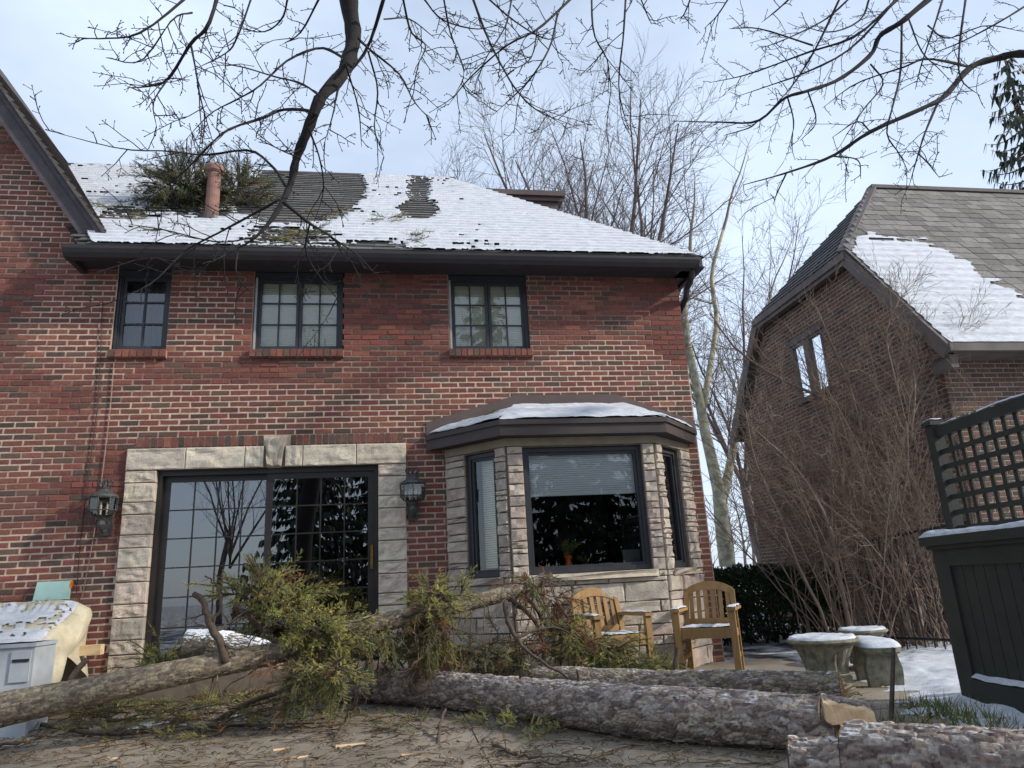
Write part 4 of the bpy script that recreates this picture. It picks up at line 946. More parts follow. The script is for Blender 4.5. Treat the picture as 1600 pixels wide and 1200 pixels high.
# gable window
nwi = link('window', None, nb); nwi.location = nb.location; nwi.matrix_parent_inverse = Matrix.Translation(nb.location).inverted(); nwi.empty_display_size = .1
ym = (wy0+wy1)/2
M['nframe'] = mat('grey_window_paint', srgb(96, 90, 88), srgb(80, 76, 74), 6, .7)
for (a, b) in ((wy0, ym-.05), (ym+.05, wy1)):
    g = G(); t_ = .05
    for (p, q, r_, s_) in ((a, a+t_, wz0, wz1), (b-t_, b, wz0, wz1), (a+t_, b-t_, wz0, wz0+t_), (a+t_, b-t_, wz1-t_, wz1)): g.box((NX-.01, p, r_), (NX+.06, q, s_))
    g.obj('frame', M['nframe'], nwi)
    G().add([(NX+.03, a, wz0), (NX+.03, b, wz0), (NX+.03, b, wz1), (NX+.03, a, wz1)], [(0, 1, 2, 3)]).obj('pane', M['glass_up'], nwi)
    G().add([(NX+.12, a, wz0), (NX+.12, b, wz0), (NX+.12, b, wz1), (NX+.12, a, wz1)], [(0, 1, 2, 3)]).obj('blind', M['blind'], nwi)
G().box((NX-.012, ym-.05, wz0), (NX+.07, ym+.05, wz1)).obj('mullion', M['nframe'], nwi)
G().box((NX-.03, wy0-.05, wz1), (NX+.05, wy1+.05, wz1+.10)).obj('lintel', M['nframe'], nwi)
G().box((NX-.05, wy0-.05, wz0-.06), (NX+.05, wy1+.05, wz0)).obj('sill', M['nframe'], nwi)
# roof
RX0 = NX-.16; RXR = 9.25; RX1 = 15.5
sw_, cw_ = math.sin(math.atan(sl1)), math.cos(math.atan(sl1)); NS = (NR-NE)/sw_
def npt(x, v, h=0.): return np.stack([x+0*v, NEY+v*cw_-h*sw_, NE+v*sw_+h*cw_], -1)
vj = (JZ-NE)/sw_
def nleft(v): return np.where(v < vj, RX0, RX0+(v-vj)/(NS-vj)*(RXR-RX0))
g = G(); vv = np.array([0, 0, NS, NS, vj]); g.add(npt(np.array([RX0, RX1, RX1, RXR, RX0]), vv, -.02), [(0, 1, 2, 3, 4)], srgb(90, 88, 86))
jp = [(RX0, JY0, JZ), (RX0, JY1, JZ), (RXR, NRY, NR)]
g.add(jp, [(0, 2, 1)], srgb(86, 84, 84)); g.add([(RX0, JY1, JZ), (RXR, NRY, NR), (RX1, NRY, NR), (RX1, NY1+.35, NE), (RX0, NY1+.35, NE)], [(0, 1, 2, 3, 4)], srgb(86, 84, 84))
# left clipped slope courses
nj = 14
for k in range(nj):
    q0, q1 = k/nj, (k+1)/nj
    a0 = [np.array(jp[0])*(1-q0)+np.array(jp[2])*q0, np.array(jp[1])*(1-q0)+np.array(jp[2])*q0]; a1 = [np.array(jp[0])*(1-q1)+np.array(jp[2])*q1, np.array(jp[1])*(1-q1)+np.array(jp[2])*q1]
    n_ = max(1, int(11*(1-q0))); up_ = np.array([-.72, 0, .69])
    for i in range(n_):
        s0, s1 = i/n_, (i+1)/n_-.01
        g.add([a0[0]*(1-s0)+a0[1]*s0+up_*.03, a0[0]*(1-s1)+a0[1]*s1+up_*.03, a1[0]*(1-s1)+a1[1]*s1+up_*.008, a1[0]*(1-s0)+a1[1]*s0+up_*.008, a0[0]*(1-s0)+a0[1]*s0, a0[0]*(1-s1)+a0[1]*s1], [(0, 3, 2, 1), (0, 1, 5, 4)], srgb(84, 82, 84)*nr.uniform(.75, 1.25))
nroof = g.obj('roof', M['slate_c'], nb)
it = []; SE = .205; nU = npt(np.array(1.), np.array(0.))-npt(np.array(0.), np.array(0.)); nV = npt(np.array(0.), np.array(1.))-npt(np.array(0.), np.array(0.)); nN = np.array([0, -sw_, cw_])
nrows = int(NS/SE)
for k in range(nrows):
    v0 = k*SE; xl = float(nleft(np.array(v0+SE/2))); x = xl-nr.uniform(0, .25)
    while x < 14.2:
        w = nr.uniform(.24, .36); xa = max(x, xl)
        if x+w-xa > .06:
            c = (npt(np.array((xa+x+w)/2), np.array(v0+SE*.62))+nN*(.012+nr.uniform(0, .006))); vax = nV*(SE*1.25)-nN*.022+nU*0
            it.append((c, np.array([nU*(x+w-xa-.006)+nV*nr.uniform(-.012, .012), -nN*.012, vax]), srgb(112, 108, 104)*nr.uniform(.62, 1.25)))
        x += w
pieces(nroof, 'slate', it, SLAB_T, M['slate_o'], M['slate_c'], 300)
nu, nv = 230, 150
U, Vv = np.meshgrid(np.linspace(RX0, 13.8, nu), np.linspace(0, NS*.75, nv), indexing='ij'); fr = (Vv/SE) % 1
P0 = npt(U, Vv, .03); q = proj(P0)
bx_, by_ = [1330, 1345, 1390, 1450, 1500, 1530, 1560, 1600, 1750], [388, 362, 366, 378, 398, 425, 440, 462, 520]
top = np.interp(q[..., 0], bx_, by_); mm = (q[..., 1]-top)/18+(fbm(P0*np.array([3, 5, 5]), 4, 3)-.5)*1.8-np.clip(fr-.8, 0, 1)*(6*fbm(P0*np.array([3, 9, 9]), 3, 8)-1.2)
mm = np.minimum(mm, (U-nleft(Vv)-.05)*20); ok = mm > 0
g = G(); g.grid(npt(U, Vv, .024+.026*(1-fr)+.014*np.clip(mm, 0, 1)*fbm(P0*6, 3, 12)), keep=ok[:-1, :-1] & ok[1:, 1:] & ok[1:, :-1] & ok[:-1, 1:]); g.obj('snow', M['snow'], nroof, smooth=True, kind='stuff')
g = G()
def rboard(a, b, w, th, nm, m='rake'):
    g = G(); g.beam(a, b, th, w, (1, 0, .0) if False else (0, 0, 1)); return g.obj(nm, M[m], nb)
M['nrake'] = mat('grey_brown_fascia', srgb(112, 104, 100), srgb(88, 82, 80), 4, .8, bump=.3)
rboard((RX0+.02, NEY+.02, NE-.09), (RX0+.02, JY0+.02, JZ-.09), .20, .05, 'rake_board', 'nrake'); rboard((RX0+.02, NY1+.33, NE-.09), (RX0+.02, JY1, JZ-.09), .20, .05, 'rake_board', 'nrake')
rboard((RX0-.005, JY0-.05, JZ-.075), (RX0-.005, JY1+.05, JZ-.075), .12, .06, 'eave_board', 'nrake')
rboard((RX0+.06, JY0-.02, JZ-.16), (RX0+.06, JY1+.02, JZ-.16), .10, .12, 'eave_board', 'nrake')
g = G(); g.box((RX0, NEY-.07, NE-.10), (RX1, NEY+.03, NE+.01)); g.obj('gutter', M['nrake'], nb)
g = G(); g.box((RX0, NEY+.03, NE-.12), (RX1, NY0-.002, NE-.10)); g.obj('soffit', M['nrake'], nb)
G().box((RX0+.045, NY0-.3, NE-.30), (NX-.002, NY0+.05, NE-.10)).obj('corner_bracket', M['nrake'], nb)
hip_a, hip_b = np.array([RX0, JY0, JZ]), np.array([RXR, NRY, NR]); g = G(); pn = np.array([-.5, -.55, .66])
g.beam(hip_a+pn*.02, hip_b+pn*.02, .17, .035, pn); g.obj('hip_cap', M['nrake'], nroof)
g = G(); g.box((RXR-.05, NRY-.08, NR-.02), (RX1, NRY+.08, NR+.05)); g.obj('ridge_cap', M['nrake'], nroof)
G().box((NX+.2, NY1-.2, 0), (15.4, NY1-.1, 3.7)).obj('back_wall', M['room'], nb)
# ------------------------------------------------------------------ curves, tubes in bulk, trees
def smooth(pts, n):
    pts = np.asarray(pts, float); m = len(pts)
    if m == 2: return pts[0]+np.linspace(0, 1, n)[:, None]*(pts[1]-pts[0])
    p = np.concatenate([[2*pts[0]-pts[1]], pts, [2*pts[-1]-pts[-2]]]); t = np.linspace(0, m-1-1e-6, n); i = t.astype(int); f = (t-i)[:, None]
    a, b, c, d = p[i], p[i+1], p[i+2], p[i+3]
    return .5*(2*b+(c-a)*f+(2*a-5*b+4*c-d)*f**2+(3*b-a-3*c+d)*f**3)
def tubes_batch(g, P, R, sides=4, col=(1, 1, 1)):
    P = np.asarray(P, float); R = np.asarray(R, float); Nn, n = P.shape[:2]
    t = np.gradient(P, axis=1); t /= np.linalg.norm(t, axis=2, keepdims=True)+1e-9
    ref = np.where((np.abs(t[..., 2:3]) < .8), np.array([0, 0, 1.]), np.array([1., 0, 0]))
    a = np.cross(t, ref); a /= np.linalg.norm(a, axis=2, keepdims=True)+1e-9; b = np.cross(t, a); th = np.arange(sides)*2*PI/sides
    V = P[:, :, None]+R[:, :, None, None]*(a[:, :, None]*np.cos(th)[:, None]+b[:, :, None]*np.sin(th)[:, None])
    i = np.arange(n-1)[:, None]*sides; j = np.arange(sides)[None]; k = (j+1) % sides
    F = np.stack([i+j, i+sides+j, i+sides+k, i+k], -1).reshape(-1, 4)
    F = (F[None]+(np.arange(Nn)*n*sides)[:, None, None]).reshape(-1, 4); g.add(V.reshape(-1, 3), F, col)
def unit(v): v = np.asarray(v, float); return v/(np.linalg.norm(v)+1e-9)
def wander(rng, p, d, L_, n=5, kink=.12, trop=(0, 0, .1)):
    pts = [np.asarray(p, float)]; d = unit(d); s = L_/(n-1)
    for _ in range(n-1): d = unit(d+rng.normal(0, kink, 3)+np.asarray(trop)); pts.append(pts[-1]+d*s)
    return np.array(pts)
def side_dir(rng, t, ang):
    v = rng.normal(0, 1, 3); v -= t*(v@t); return unit(t*math.cos(ang)+unit(v)*math.sin(ang))
class Tw:
    def __init__(s): s.L = {}
    def add(s, P, R, sides):
        s.L.setdefault((len(P), sides), []).append((P, R))
    def mesh(s, g):
        for (n, sd), v in s.L.items(): tubes_batch(g, [a for a, _ in v], [b for _, b in v], sd)
def branch_out(tw, rng, P, r0, r1, lvl, spec):
    """spec: per level (children per metre, angle, length factor, radius factor, tropism, kink)"""
    if lvl >= len(spec): return
    den, ang, lf, rf, trop, kink, t0 = spec[lvl]
    seg = np.linalg.norm(np.diff(P, axis=0), axis=1); Ln = seg.sum(); n = max(1, int(den*Ln+rng.random()))
    for k in range(n):
        t = t0+(1-t0)*(k+rng.random()*.9)/n; x = t*(len(P)-1); i = min(int(x), len(P)-2); f = x-i
        p = P[i]*(1-f)+P[i+1]*f; d = unit(P[i+1]-P[i]); r = (r0+(r1-r0)*t)
        l2 = lf*rng.uniform(.6, 1.25)*(1.15-.6*t); rr = max(r*rf, .0022*spec_min[0])
        Q = wander(rng, p, side_dir(rng, d, ang*rng.uniform(.7, 1.25)), l2, 5, kink, trop)
        tw.add(Q, np.linspace(rr, rr*.35, 5), 5 if lvl == 0 else 4 if lvl == 1 else 3)
        branch_out(tw, rng, Q, rr, rr*.35, lvl+1, spec)
spec_min = [1.]
def bare_tree(name, label, base, H, seed, spread=.35, m='bgbark', r0=.18, limbs=6, split=.3, group=None, trunk_px=None, dens=1., cat='tree'):
    rng = np.random.default_rng(seed); base = np.asarray(base, float); t = thing(name, label, cat, base, group)
    tw = Tw(); g = G(); spec_min[0] = 3.2
    ends = []
    if trunk_px is None:
        P = wander(rng, base, (0, 0, 1), H*split, 7, .05, (0, 0, .05)); g.tube(P, np.linspace(r0, r0*.75, 7), 9); top = P[-1]; ends = [(top, r0*.6)]
        lims = []
        for k in range(limbs):
            a = 2*PI*k/limbs+rng.uniform(-.4, .4); s_ = spread*rng.uniform(.4, 1.2); d = (math.cos(a)*s_, math.sin(a)*s_, 1)
            Q = wander(rng, top-np.array([0, 0, rng.uniform(0, H*split*.5)]), d, H*(1-split)*rng.uniform(.75, 1.05), 8, .07, (0, 0, .03)); lims.append((Q, r0*rng.uniform(.32, .5)))
    else:
        lims = []
        for k, (pp, ra, rb) in enumerate(trunk_px):
            Q = smooth(pp, 12); g.tube(Q, np.linspace(ra, rb, 12), 9); lims.append((Q[5:], (ra+rb)/2))
            Q2 = wander(rng, Q[-1], Q[-1]-Q[-2], H*.35, 8, .08, (0, 0, .05)); lims.append((Q2, rb))
    g.obj('trunk', M[m], t, smooth=True)
    spec = [(1.5*dens, .75, H*.20, .42, (0, 0, .06), .10, .12), (2.3*dens, .7, H*.095, .5, (0, 0, .05), .12, .1), (3.6*dens, .65, H*.05, .6, (0, 0, .04), .12, .1)]
    for Q, r in lims:
        tw.add(Q, np.linspace(r, r*.12, len(Q)), 6); branch_out(tw, rng, Q, r, r*.12, 0, spec)
    g = G(); tw.mesh(g); g.obj('crown', M['syc_tw' if m == 'syc' else m], t, kind='stuff')
    return t
def on(px, py, Y): return PY(px, py, Y)
def base_at(px, Y): p = PY(px, 880, Y); return (p[0], Y, -.03)
bare_tree('bare_tree', 'dark bare tree just above the brown dormer behind the snowy roof', base_at(868, 15.), PY(850, 150, 15.)[2], 11, .30, r0=.32, limbs=6, split=.45, group='bare trees behind the house', dens=.9)
bare_tree('bare_tree', 'tallest bare tree rising behind the right hip of the snowy roof', base_at(965, 12.), PY(965, 108, 12.)[2], 12, .42, r0=.34, limbs=8, split=.38, group='bare trees behind the house')
bare_tree('bare_tree', 'small faint bare tree tips left of the dormer above the ridge', base_at(745, 24.), PY(735, 238, 24.)[2], 13, .4, r0=.2, limbs=6, split=.4, group='bare trees behind the house', dens=.8)
bare_tree('bare_tree', 'bare tree between the gutter corner and the pale sycamore', base_at(1045, 17.), PY(1050, 165, 17.)[2], 14, .35, r0=.27, limbs=7, split=.35, group='bare trees behind the house', dens=.9)
bare_tree('bare_tree', 'bare tree beside the left eave of the neighbouring house', base_at(1195, 16.), PY(1205, 320, 16.)[2], 15, .4, r0=.2, limbs=7, split=.3, group='bare trees behind the house')
Ys = 10.5
bare_tree('sycamore_tree', 'pale barked sycamore tree standing between the two houses', base_at(1137, Ys), 11., 16, .35, 'syc', trunk_px=[
    ([on(1137, 885, Ys), on(1128, 820, Ys), on(1122, 760, Ys), on(1105, 690, Ys), on(1090, 610, Ys), on(1075, 540, Ys), on(1070, 470, Ys), on(1078, 400, Ys)], .22, .06),
    ([on(1126, 790, Ys), on(1140, 730, Ys+.3), on(1152, 660, Ys+.4), on(1160, 590, Ys+.5), on(1185, 520, Ys+.6)], .15, .05),
    ([on(1098, 640, Ys), on(1110, 570, Ys+.3), on(1120, 500, Ys+.4), on(1112, 430, Ys+.4), on(1130, 360, Ys+.3)], .10, .05)], dens=.8)

# far wood and snowy back garden
rng = np.random.default_rng(90); tw = Tw(); spec_min[0] = 9.
for k in range(46):
    b = np.array([rng.uniform(4, 60), rng.uniform(42, 62), 0]); H = rng.uniform(6, 10); P = wander(rng, b, (0, 0, 1), H, 6, .05); tw.add(P, np.linspace(.16, .03, 6), 5)
    branch_out(tw, rng, P, .16, .03, 0, [(1.6, .7, H*.3, .5, (0, 0, .06), .1, .2), (1.6, .7, H*.14, .6, (0, 0, .05), .1, .1)])
g = G(); tw.mesh(g); tag(g.obj('far_wood', M['bgbark']), 'far bare wood beyond the snowy back garden between the houses', 'wood', kind='stuff')
def snow_ground(name, x0, x1, y0, y1, nx, ny, f, z0, amp, seed):
    U, W = np.meshgrid(np.linspace(x0, x1, nx), np.linspace(y0, y1, ny), indexing='ij'); p = np.stack([U, W, 0*U], -1); n1 = fbm(p*.7, 4, seed); n2 = fbm(p*6, 3, seed+9)
    mm = f(U, W)+(n1-.5)*1.6+(n2-.5)*.7; ok = mm > 0
    Z = z0+np.clip(mm, 0, 1)*amp*(.6+.8*n2)
    g = G(); g.grid(np.stack([U, W, Z], -1), keep=ok[:-1, :-1] & ok[1:, 1:] & ok[1:, :-1] & ok[:-1, 1:]); return g.obj(name, M['snow'], kind='structure', smooth=True)
snow_ground('snow_path', 3.3, 9.5, -5.2, 1.2, 220, 210, lambda x, y: np.minimum((x-np.interp(y, [-3.4, -2.6, -1.6, -.6, .5], [3.55, 3.85, 4.45, 5.2, 6.2]))*2.0, (.4-y)*1.2)+.15-.12*np.clip(x-6.5, 0, 2), .0, .05, 3)
snow_ground('snow_patch', -3.4, -.6, -2.15, -1.2, 200, 90, lambda x, y: -.22+0*x, .004, .03, 19)
snow_ground('back_garden_snow', 3.8, 80, 6.5, 120, 120, 120, lambda x, y: .8+0*x, -.02, .06, 5)

# hedge
hx0, hx1 = PY(1112, 870, 1.9)[0], PY(1312, 870, 1.9)[0]
t = thing('yew_hedge', 'clipped dark green yew hedge behind the armchair, below the bare shrub', 'hedge', ((hx0+hx1)/2, 2.3, 0))
rng = np.random.default_rng(8); n = 34000; U = rng.uniform(0, 1, (n, 3)); sd = rng.random(n)
x = hx0+(hx1-hx0)*U[:, 0]; y = np.where(sd < .6, 1.85+.25*U[:, 1]**2, 1.85+1.1*U[:, 1]); z = .30+.70*U[:, 2]; z = np.where(sd > .6, 1.0-.12*U[:, 2]**2, z); z = z+.16*(fbm(np.stack([x*3.5, y*3.5, 0*x], -1), 3, 2)-.5)*2
z -= .5*(sd < .6)*(U[:, 2] < .12)*rng.random(n)*.5
c = np.stack([x, y, z], -1); d = rng.normal(0, 1, (n, 3)); d /= np.linalg.norm(d, axis=1)[:, None]; e = np.cross(d, rng.normal(0, 1, (n, 3))); e /= np.linalg.norm(e, axis=1)[:, None]
V = np.stack([c, c+d*.03+e*.011, c+d*.06, c+d*.03-e*.011], 1); g = G(); cc = srgb(48, 66, 40)*rng.uniform(.5, 1.5, (n, 1)); g.add(V.reshape(-1, 3), np.arange(4*n).reshape(-1, 4), np.repeat(cc, 4, 0)); g.obj('foliage', M['leaf'], t, kind='stuff')
tw = Tw()
for k in range(70):
    b = np.array([rng.uniform(hx0, hx1), rng.uniform(1.95, 2.7), -.03]); P = wander(rng, b, (rng.normal(0, .5), rng.normal(0, .2), 1), rng.uniform(.55, .9), 5, .18); tw.add(P, np.linspace(.018, .008, 5), 5)
g = G(); tw.mesh(g); g.obj('stems', M['twigb'], t, kind='stuff')

# bare shrub in front of the neighbour
t = thing('bare_shrub', 'large tangled bare shrub with many leaning stems before the neighbouring house', 'shrub', (6.5, .0, 0))
rng = np.random.default_rng(31); tw = Tw(); g = G(); spec_min[0] = 1.35; SY = -.35
stems = [([(1425, 1000), (1405, 900), (1385, 820), (1345, 730), (1300, 650), (1270, 590)], .034), ([(1440, 1003), (1430, 930), (1400, 850), (1370, 780)], .045), ([(1445, 850), (1425, 780), (1385, 740), (1360, 690), (1335, 620), (1300, 540), (1275, 480)], .036),
         ([(1330, 985), (1310, 900), (1295, 820), (1250, 740), (1200, 690), (1165, 660)], .032), ([(1345, 985), (1335, 900), (1345, 800), (1350, 700), (1330, 610)], .03), ([(1320, 985), (1280, 900), (1270, 820), (1240, 760)], .028),
         ([(1420, 760), (1340, 660), (1280, 620), (1215, 590), (1150, 545), (1110, 490)], .03), ([(1435, 1000), (1450, 900), (1440, 800), (1450, 700), (1430, 560), (1440, 500)], .022), ([(1430, 1000), (1370, 900), (1350, 850), (1330, 760), (1290, 700)], .026),
         ([(1460, 1000), (1480, 900), (1490, 780), (1520, 680), (1560, 600)], .02), ([(1300, 985), (1250, 890), (1215, 800), (1180, 720), (1165, 640)], .02), ([(1410, 1000), (1400, 860), (1420, 700), (1400, 600), (1385, 520), (1410, 460)], .022), ([(1350, 985), (1380, 860), (1395, 740), (1430, 640), (1480, 560), (1530, 500)], .02), ([(1420, 700), (1430, 610), (1420, 560), (1395, 500), (1390, 430)], .016)]
for k, (pp, r) in enumerate(stems):
    yy = SY+rng.uniform(-.25, .75); P = smooth([PY(x, y, yy+.5*rng.uniform(-.3, .3)) for x, y in pp], 12)
    if P[0][2] < .5: P[0][2] = -.03
    g.tube(P, np.linspace(r, r*.3, 12), 7)
    branch_out(tw, rng, P[2:], r*.8, r*.3, 0, [(6.5, .6, 1.0, .45, (-.02, 0, .10), .14, .1), (7.5, .65, .5, .55, (0, 0, .06), .16, .1), (6, .65, .24, .7, (0, 0, .05), .16, .1)])
for k in range(105):
    b = np.array([rng.uniform(4.9, 7.05), rng.uniform(-.6, .45), -.03]); P = wander(rng, b, (rng.normal(-.25, .25), rng.normal(-.05, .15), 1), rng.uniform(1.7, 4.2), 9, .13, (0, 0, .02)); tw.add(P, np.linspace(.0085, .003, 9), 5)
    branch_out(tw, rng, P[2:], .008, .003, 0, [(4.5, .75, .65, .6, (0, 0, .06), .2, .1), (6.5, .75, .3, .75, (0, 0, .03), .22, .1)])
g.obj('stem', M['bush'], t, smooth=True); g = G(); tw.mesh(g); g.obj('twigs', M['bush'], t, kind='stuff')

# iron fence
fa, fb_ = PY(1335, 848, .05), PY(1500, 818, -1.3)
t = thing('iron_fence', 'black iron fence behind the shrub stems left of the trellis', 'fence', (fa[0], fa[1], 0))
G().tube([fa, fb_], .018, 8).obj('rail', M['black'], t)
lo = lambda p: np.array([p[0], p[1], .15]); G().tube([lo(fa), lo(fb_)], .015, 8).obj('rail', M['black'], t)
for k in range(13):
    q = k/12; p = fa*(1-q)+fb_*q; G().tube([(p[0], p[1], 0), (p[0], p[1], p[2]+.0)], .009, 6).obj('picket', M['black'], t)

# ------------------------------------------------------------------ conifers
def conifer(name, label, base, H, seed, R0=2.4, z0=.08, nb=150, parts=None, droop=.3, group=None, hang=(.15, .5), wid=.05, nstr=26):
    rng = np.random.default_rng(seed); base = np.asarray(base, float); t = thing(name, label, 'tree', base, group)
    G().tube([base, base+np.array([.05, 0, H*.5]), base+np.array([0, .05, H])], [H*.016, H*.010, .02], 8).obj('trunk', M['limb'], t, smooth=True)
    g = G(); tw = Tw(); Vs = []; Cs = []
    for k in range(nb):
        q = k/nb; z = H*(z0+(1-z0)*q); R = R0*(1-q)**.8*rng.uniform(.75, 1.1)+.2; a = k*2.4+rng.uniform(-.3, .3); d = np.array([math.cos(a), math.sin(a), 0.])
        s = np.linspace(0, 1, 8); P = base+np.array([0, 0, z])+d*(R*s)[:, None]+np.array([0, 0, 1])*(R*(-droop*s+droop*.75*s**3))[:, None]; tw.add(P, np.linspace(.03, .006, 8)*min(1, R), 4)
        ns = max(6, int(nstr*R/R0)); x = rng.uniform(.12, 1, ns)*7; i = np.minimum(x.astype(int), 6); f = (x-i)[:, None]; p = P[i]*(1-f)+P[i+1]*f
        side = np.cross(d, [0, 0, 1]); p = p+side*rng.normal(0, .12*R/2, ns)[:, None]; L_ = rng.uniform(*hang, ns)[:, None]; dn = np.array([0, 0, -1])+d*.35+side*rng.normal(0, .35, ns)[:, None]; w = side*wid*.5+rng.normal(0, wid*.35, (ns, 3))
        Vs.append(np.stack([p-w, p+w, p+w*.8+dn*L_*.6, p+dn*L_, p-w*.8+dn*L_*.5], 1).reshape(-1, 3)); Cs.append(np.repeat(srgb(44, 58, 40)*rng.uniform(.5, 1.3, (ns, 1)), 5, 0))
    V = np.concatenate(Vs); g.add(V, np.arange(len(V)).reshape(-1, 5), np.concatenate(Cs)); g.obj('crown', M['leaf'], t, kind='stuff'); g = G(); tw.mesh(g); g.obj('boughs', M['limb'], t, kind='stuff')
sp = PY(1632, 300, 6.5)
conifer('spruce_tree', 'dark spruce with drooping boughs above the neighbouring roof at the right edge', (sp[0], 6.5, 0), sp[2]+4.5, 3, 2.6, .35, 120, droop=.55, hang=(.12, .4), wid=.05, nstr=60)
for k, (x, y, H) in enumerate(((-3.4, -21, 9.5), (-1.0, -23, 11), (4.0, -22, 17), (6.3, -20.5, 14), (8.5, -21.5, 15), (10.8, -20, 13))):
    conifer('spruce_tree', ['dark spruce mirrored in the right pane of the patio door', 'dark spruce behind the lawn mirrored at the patio door handle', 'tallest dark spruce mirrored in the right upstairs window', 'middle dark spruce mirrored in the bay glass', 'broad dark spruce mirrored in the right of the bay glass', 'rightmost dark spruce behind the viewer'][k], (x, y, 0), H, 50+k, 2.7, .04, 160, hang=(.15, .42), wid=.12, nstr=46, group='spruces behind the viewer')
bare_tree('bare_tree', 'bare tree behind the viewer mirrored in the left door pane', (-7.4, -24, 0), 12, 61, .5, r0=.14, limbs=8, split=.35, group='bare trees behind the viewer', dens=.65)
bare_tree('bare_tree', 'bare tree behind the viewer mirrored in the middle upstairs window', (-3.9, -26, 0), 17, 62, .4, r0=.17, limbs=8, split=.4, group='bare trees behind the viewer', dens=.6)

# ------------------------------------------------------------------ overhanging maple branches
def px_branch(tw, g, rng, pts, Y, w0, w1, n=None, twigs=7., sub=True, dY=.35):
    n = n or max(6, len(pts)*3); Yv = [Y+dY*math.sin(i*1.3+pts[0][0]*.01) for i in range(len(pts))]
    P = smooth([PY(x, y, yy) for (x, y), yy in zip(pts, Yv)], n); dep = (P-CO)@CF; R = np.interp(np.linspace(0, 1, n), [0, .8, 1], [w0, w1+.15*(w0-w1), w1*.4])*.5/FPX*dep
    R = R*(1+.10*np.sin(np.arange(n)*2.1+pts[0][1])); g.tube(P, R, 8 if w0 > 8 else 6)
    if sub: twiggy(tw, rng, P, R, twigs)
    return P
def bud(tw, rng, p, d, s): tw.add(np.array([p-d*.002, p+d*.005*s, p+d*.011*s]), np.array([.0018, .0042, .0008])*s, 4)
def twiggy(tw, rng, P, R, den):
    seg = np.linalg.norm(np.diff(P, axis=0), axis=1).sum(); n = max(2, int(den*seg))
    for k in range(n):
        t = .10+.9*(k+rng.random())/n; x = min(t, .999)*(len(P)-1); i = int(x); f = x-i; p = P[i]*(1-f)+P[i+1]*f; d = unit(P[i+1]-P[i])
        L_ = rng.choice([.10, .18, .3, .48], p=[.34, .32, .22, .12]); Q = wander(rng, p, side_dir(rng, d, rng.uniform(.7, 1.2)), L_*rng.uniform(.7, 1.2), 5, .16, (0, 0, -.02)); tw.add(Q, np.linspace(.0044, .0026, 5), 4); bud(tw, rng, Q[-1], unit(Q[-1]-Q[-2]), 1.2)
        m_ = int(L_*16*rng.uniform(.6, 1.2)); 
        for j in range(m_):
            x = rng.uniform(.25, .98)*4; i = int(x); q0 = Q[i]*(1-(x-i))+Q[i+1]*(x-i); dq = unit(Q[i+1]-Q[i]); l2 = rng.choice([.03, .06, .12], p=[.5, .35, .15])
            Z = wander(rng, q0, side_dir(rng, dq, rng.uniform(.7, 1.15)), l2, 3, .15, (0, 0, 0)); tw.add(Z, np.array([.003, .0025, .0021]), 3); bud(tw, rng, Z[-1], unit(Z[-1]-Z[-2]), 1.1)
            if l2 > .1:
                for jj in range(2): Z2 = wander(rng, Z[1], side_dir(rng, unit(Z[-1]-Z[0]), .9), .035, 3, .1); tw.add(Z2, np.array([.0026, .0023, .002]), 3); bud(tw, rng, Z2[-1], unit(Z2[-1]-Z2[-2]), 1.1)
def maple(label, base, crown_pt, seed, main, branches, Y, dens):
    rng = np.random.default_rng(seed); t = thing('maple_tree', label, 'tree', base); g = G(); tw = Tw()
    base = np.array(base, float); g.tube(smooth([base, base+np.array([.1, .2, 2.2]), np.array(crown_pt)], 12), np.linspace(.30, .2, 12), 12); g.obj('trunk', M['twigb'], t, smooth=True)
    g = G()
    for pts, w0, w1, Yb in main:
        P = px_branch(tw, g, rng, pts, Yb, w0, w1, 40, 4., True, .1); d = unit(P[0]-P[3]); dep = (P[0]-CO)@CF
        g.tube(smooth([crown_pt, np.array(crown_pt)*.45+P[0]*.55+np.array([0, 0, .5]), P[0]+d*.25, P[0]], 14), np.linspace(.16, w0*.5/FPX*dep, 14), 10)
    g.obj('limb', M['twigb'], t, smooth=True); g = G()
    for b in branches:
        pts, w0, w1 = b[:3]; w0 *= .86; w1 *= .8; px_branch(tw, g, rng, pts, Y+rng.uniform(-.35, .35) if len(b) < 4 else b[3], w0, w1, None, dens)
    g.obj('branches', M['twigb'], t, kind='stuff', smooth=True); g = G(); tw.mesh(g); g.obj('twigs', M['twigb'], t, kind='stuff')
YM = -3.5
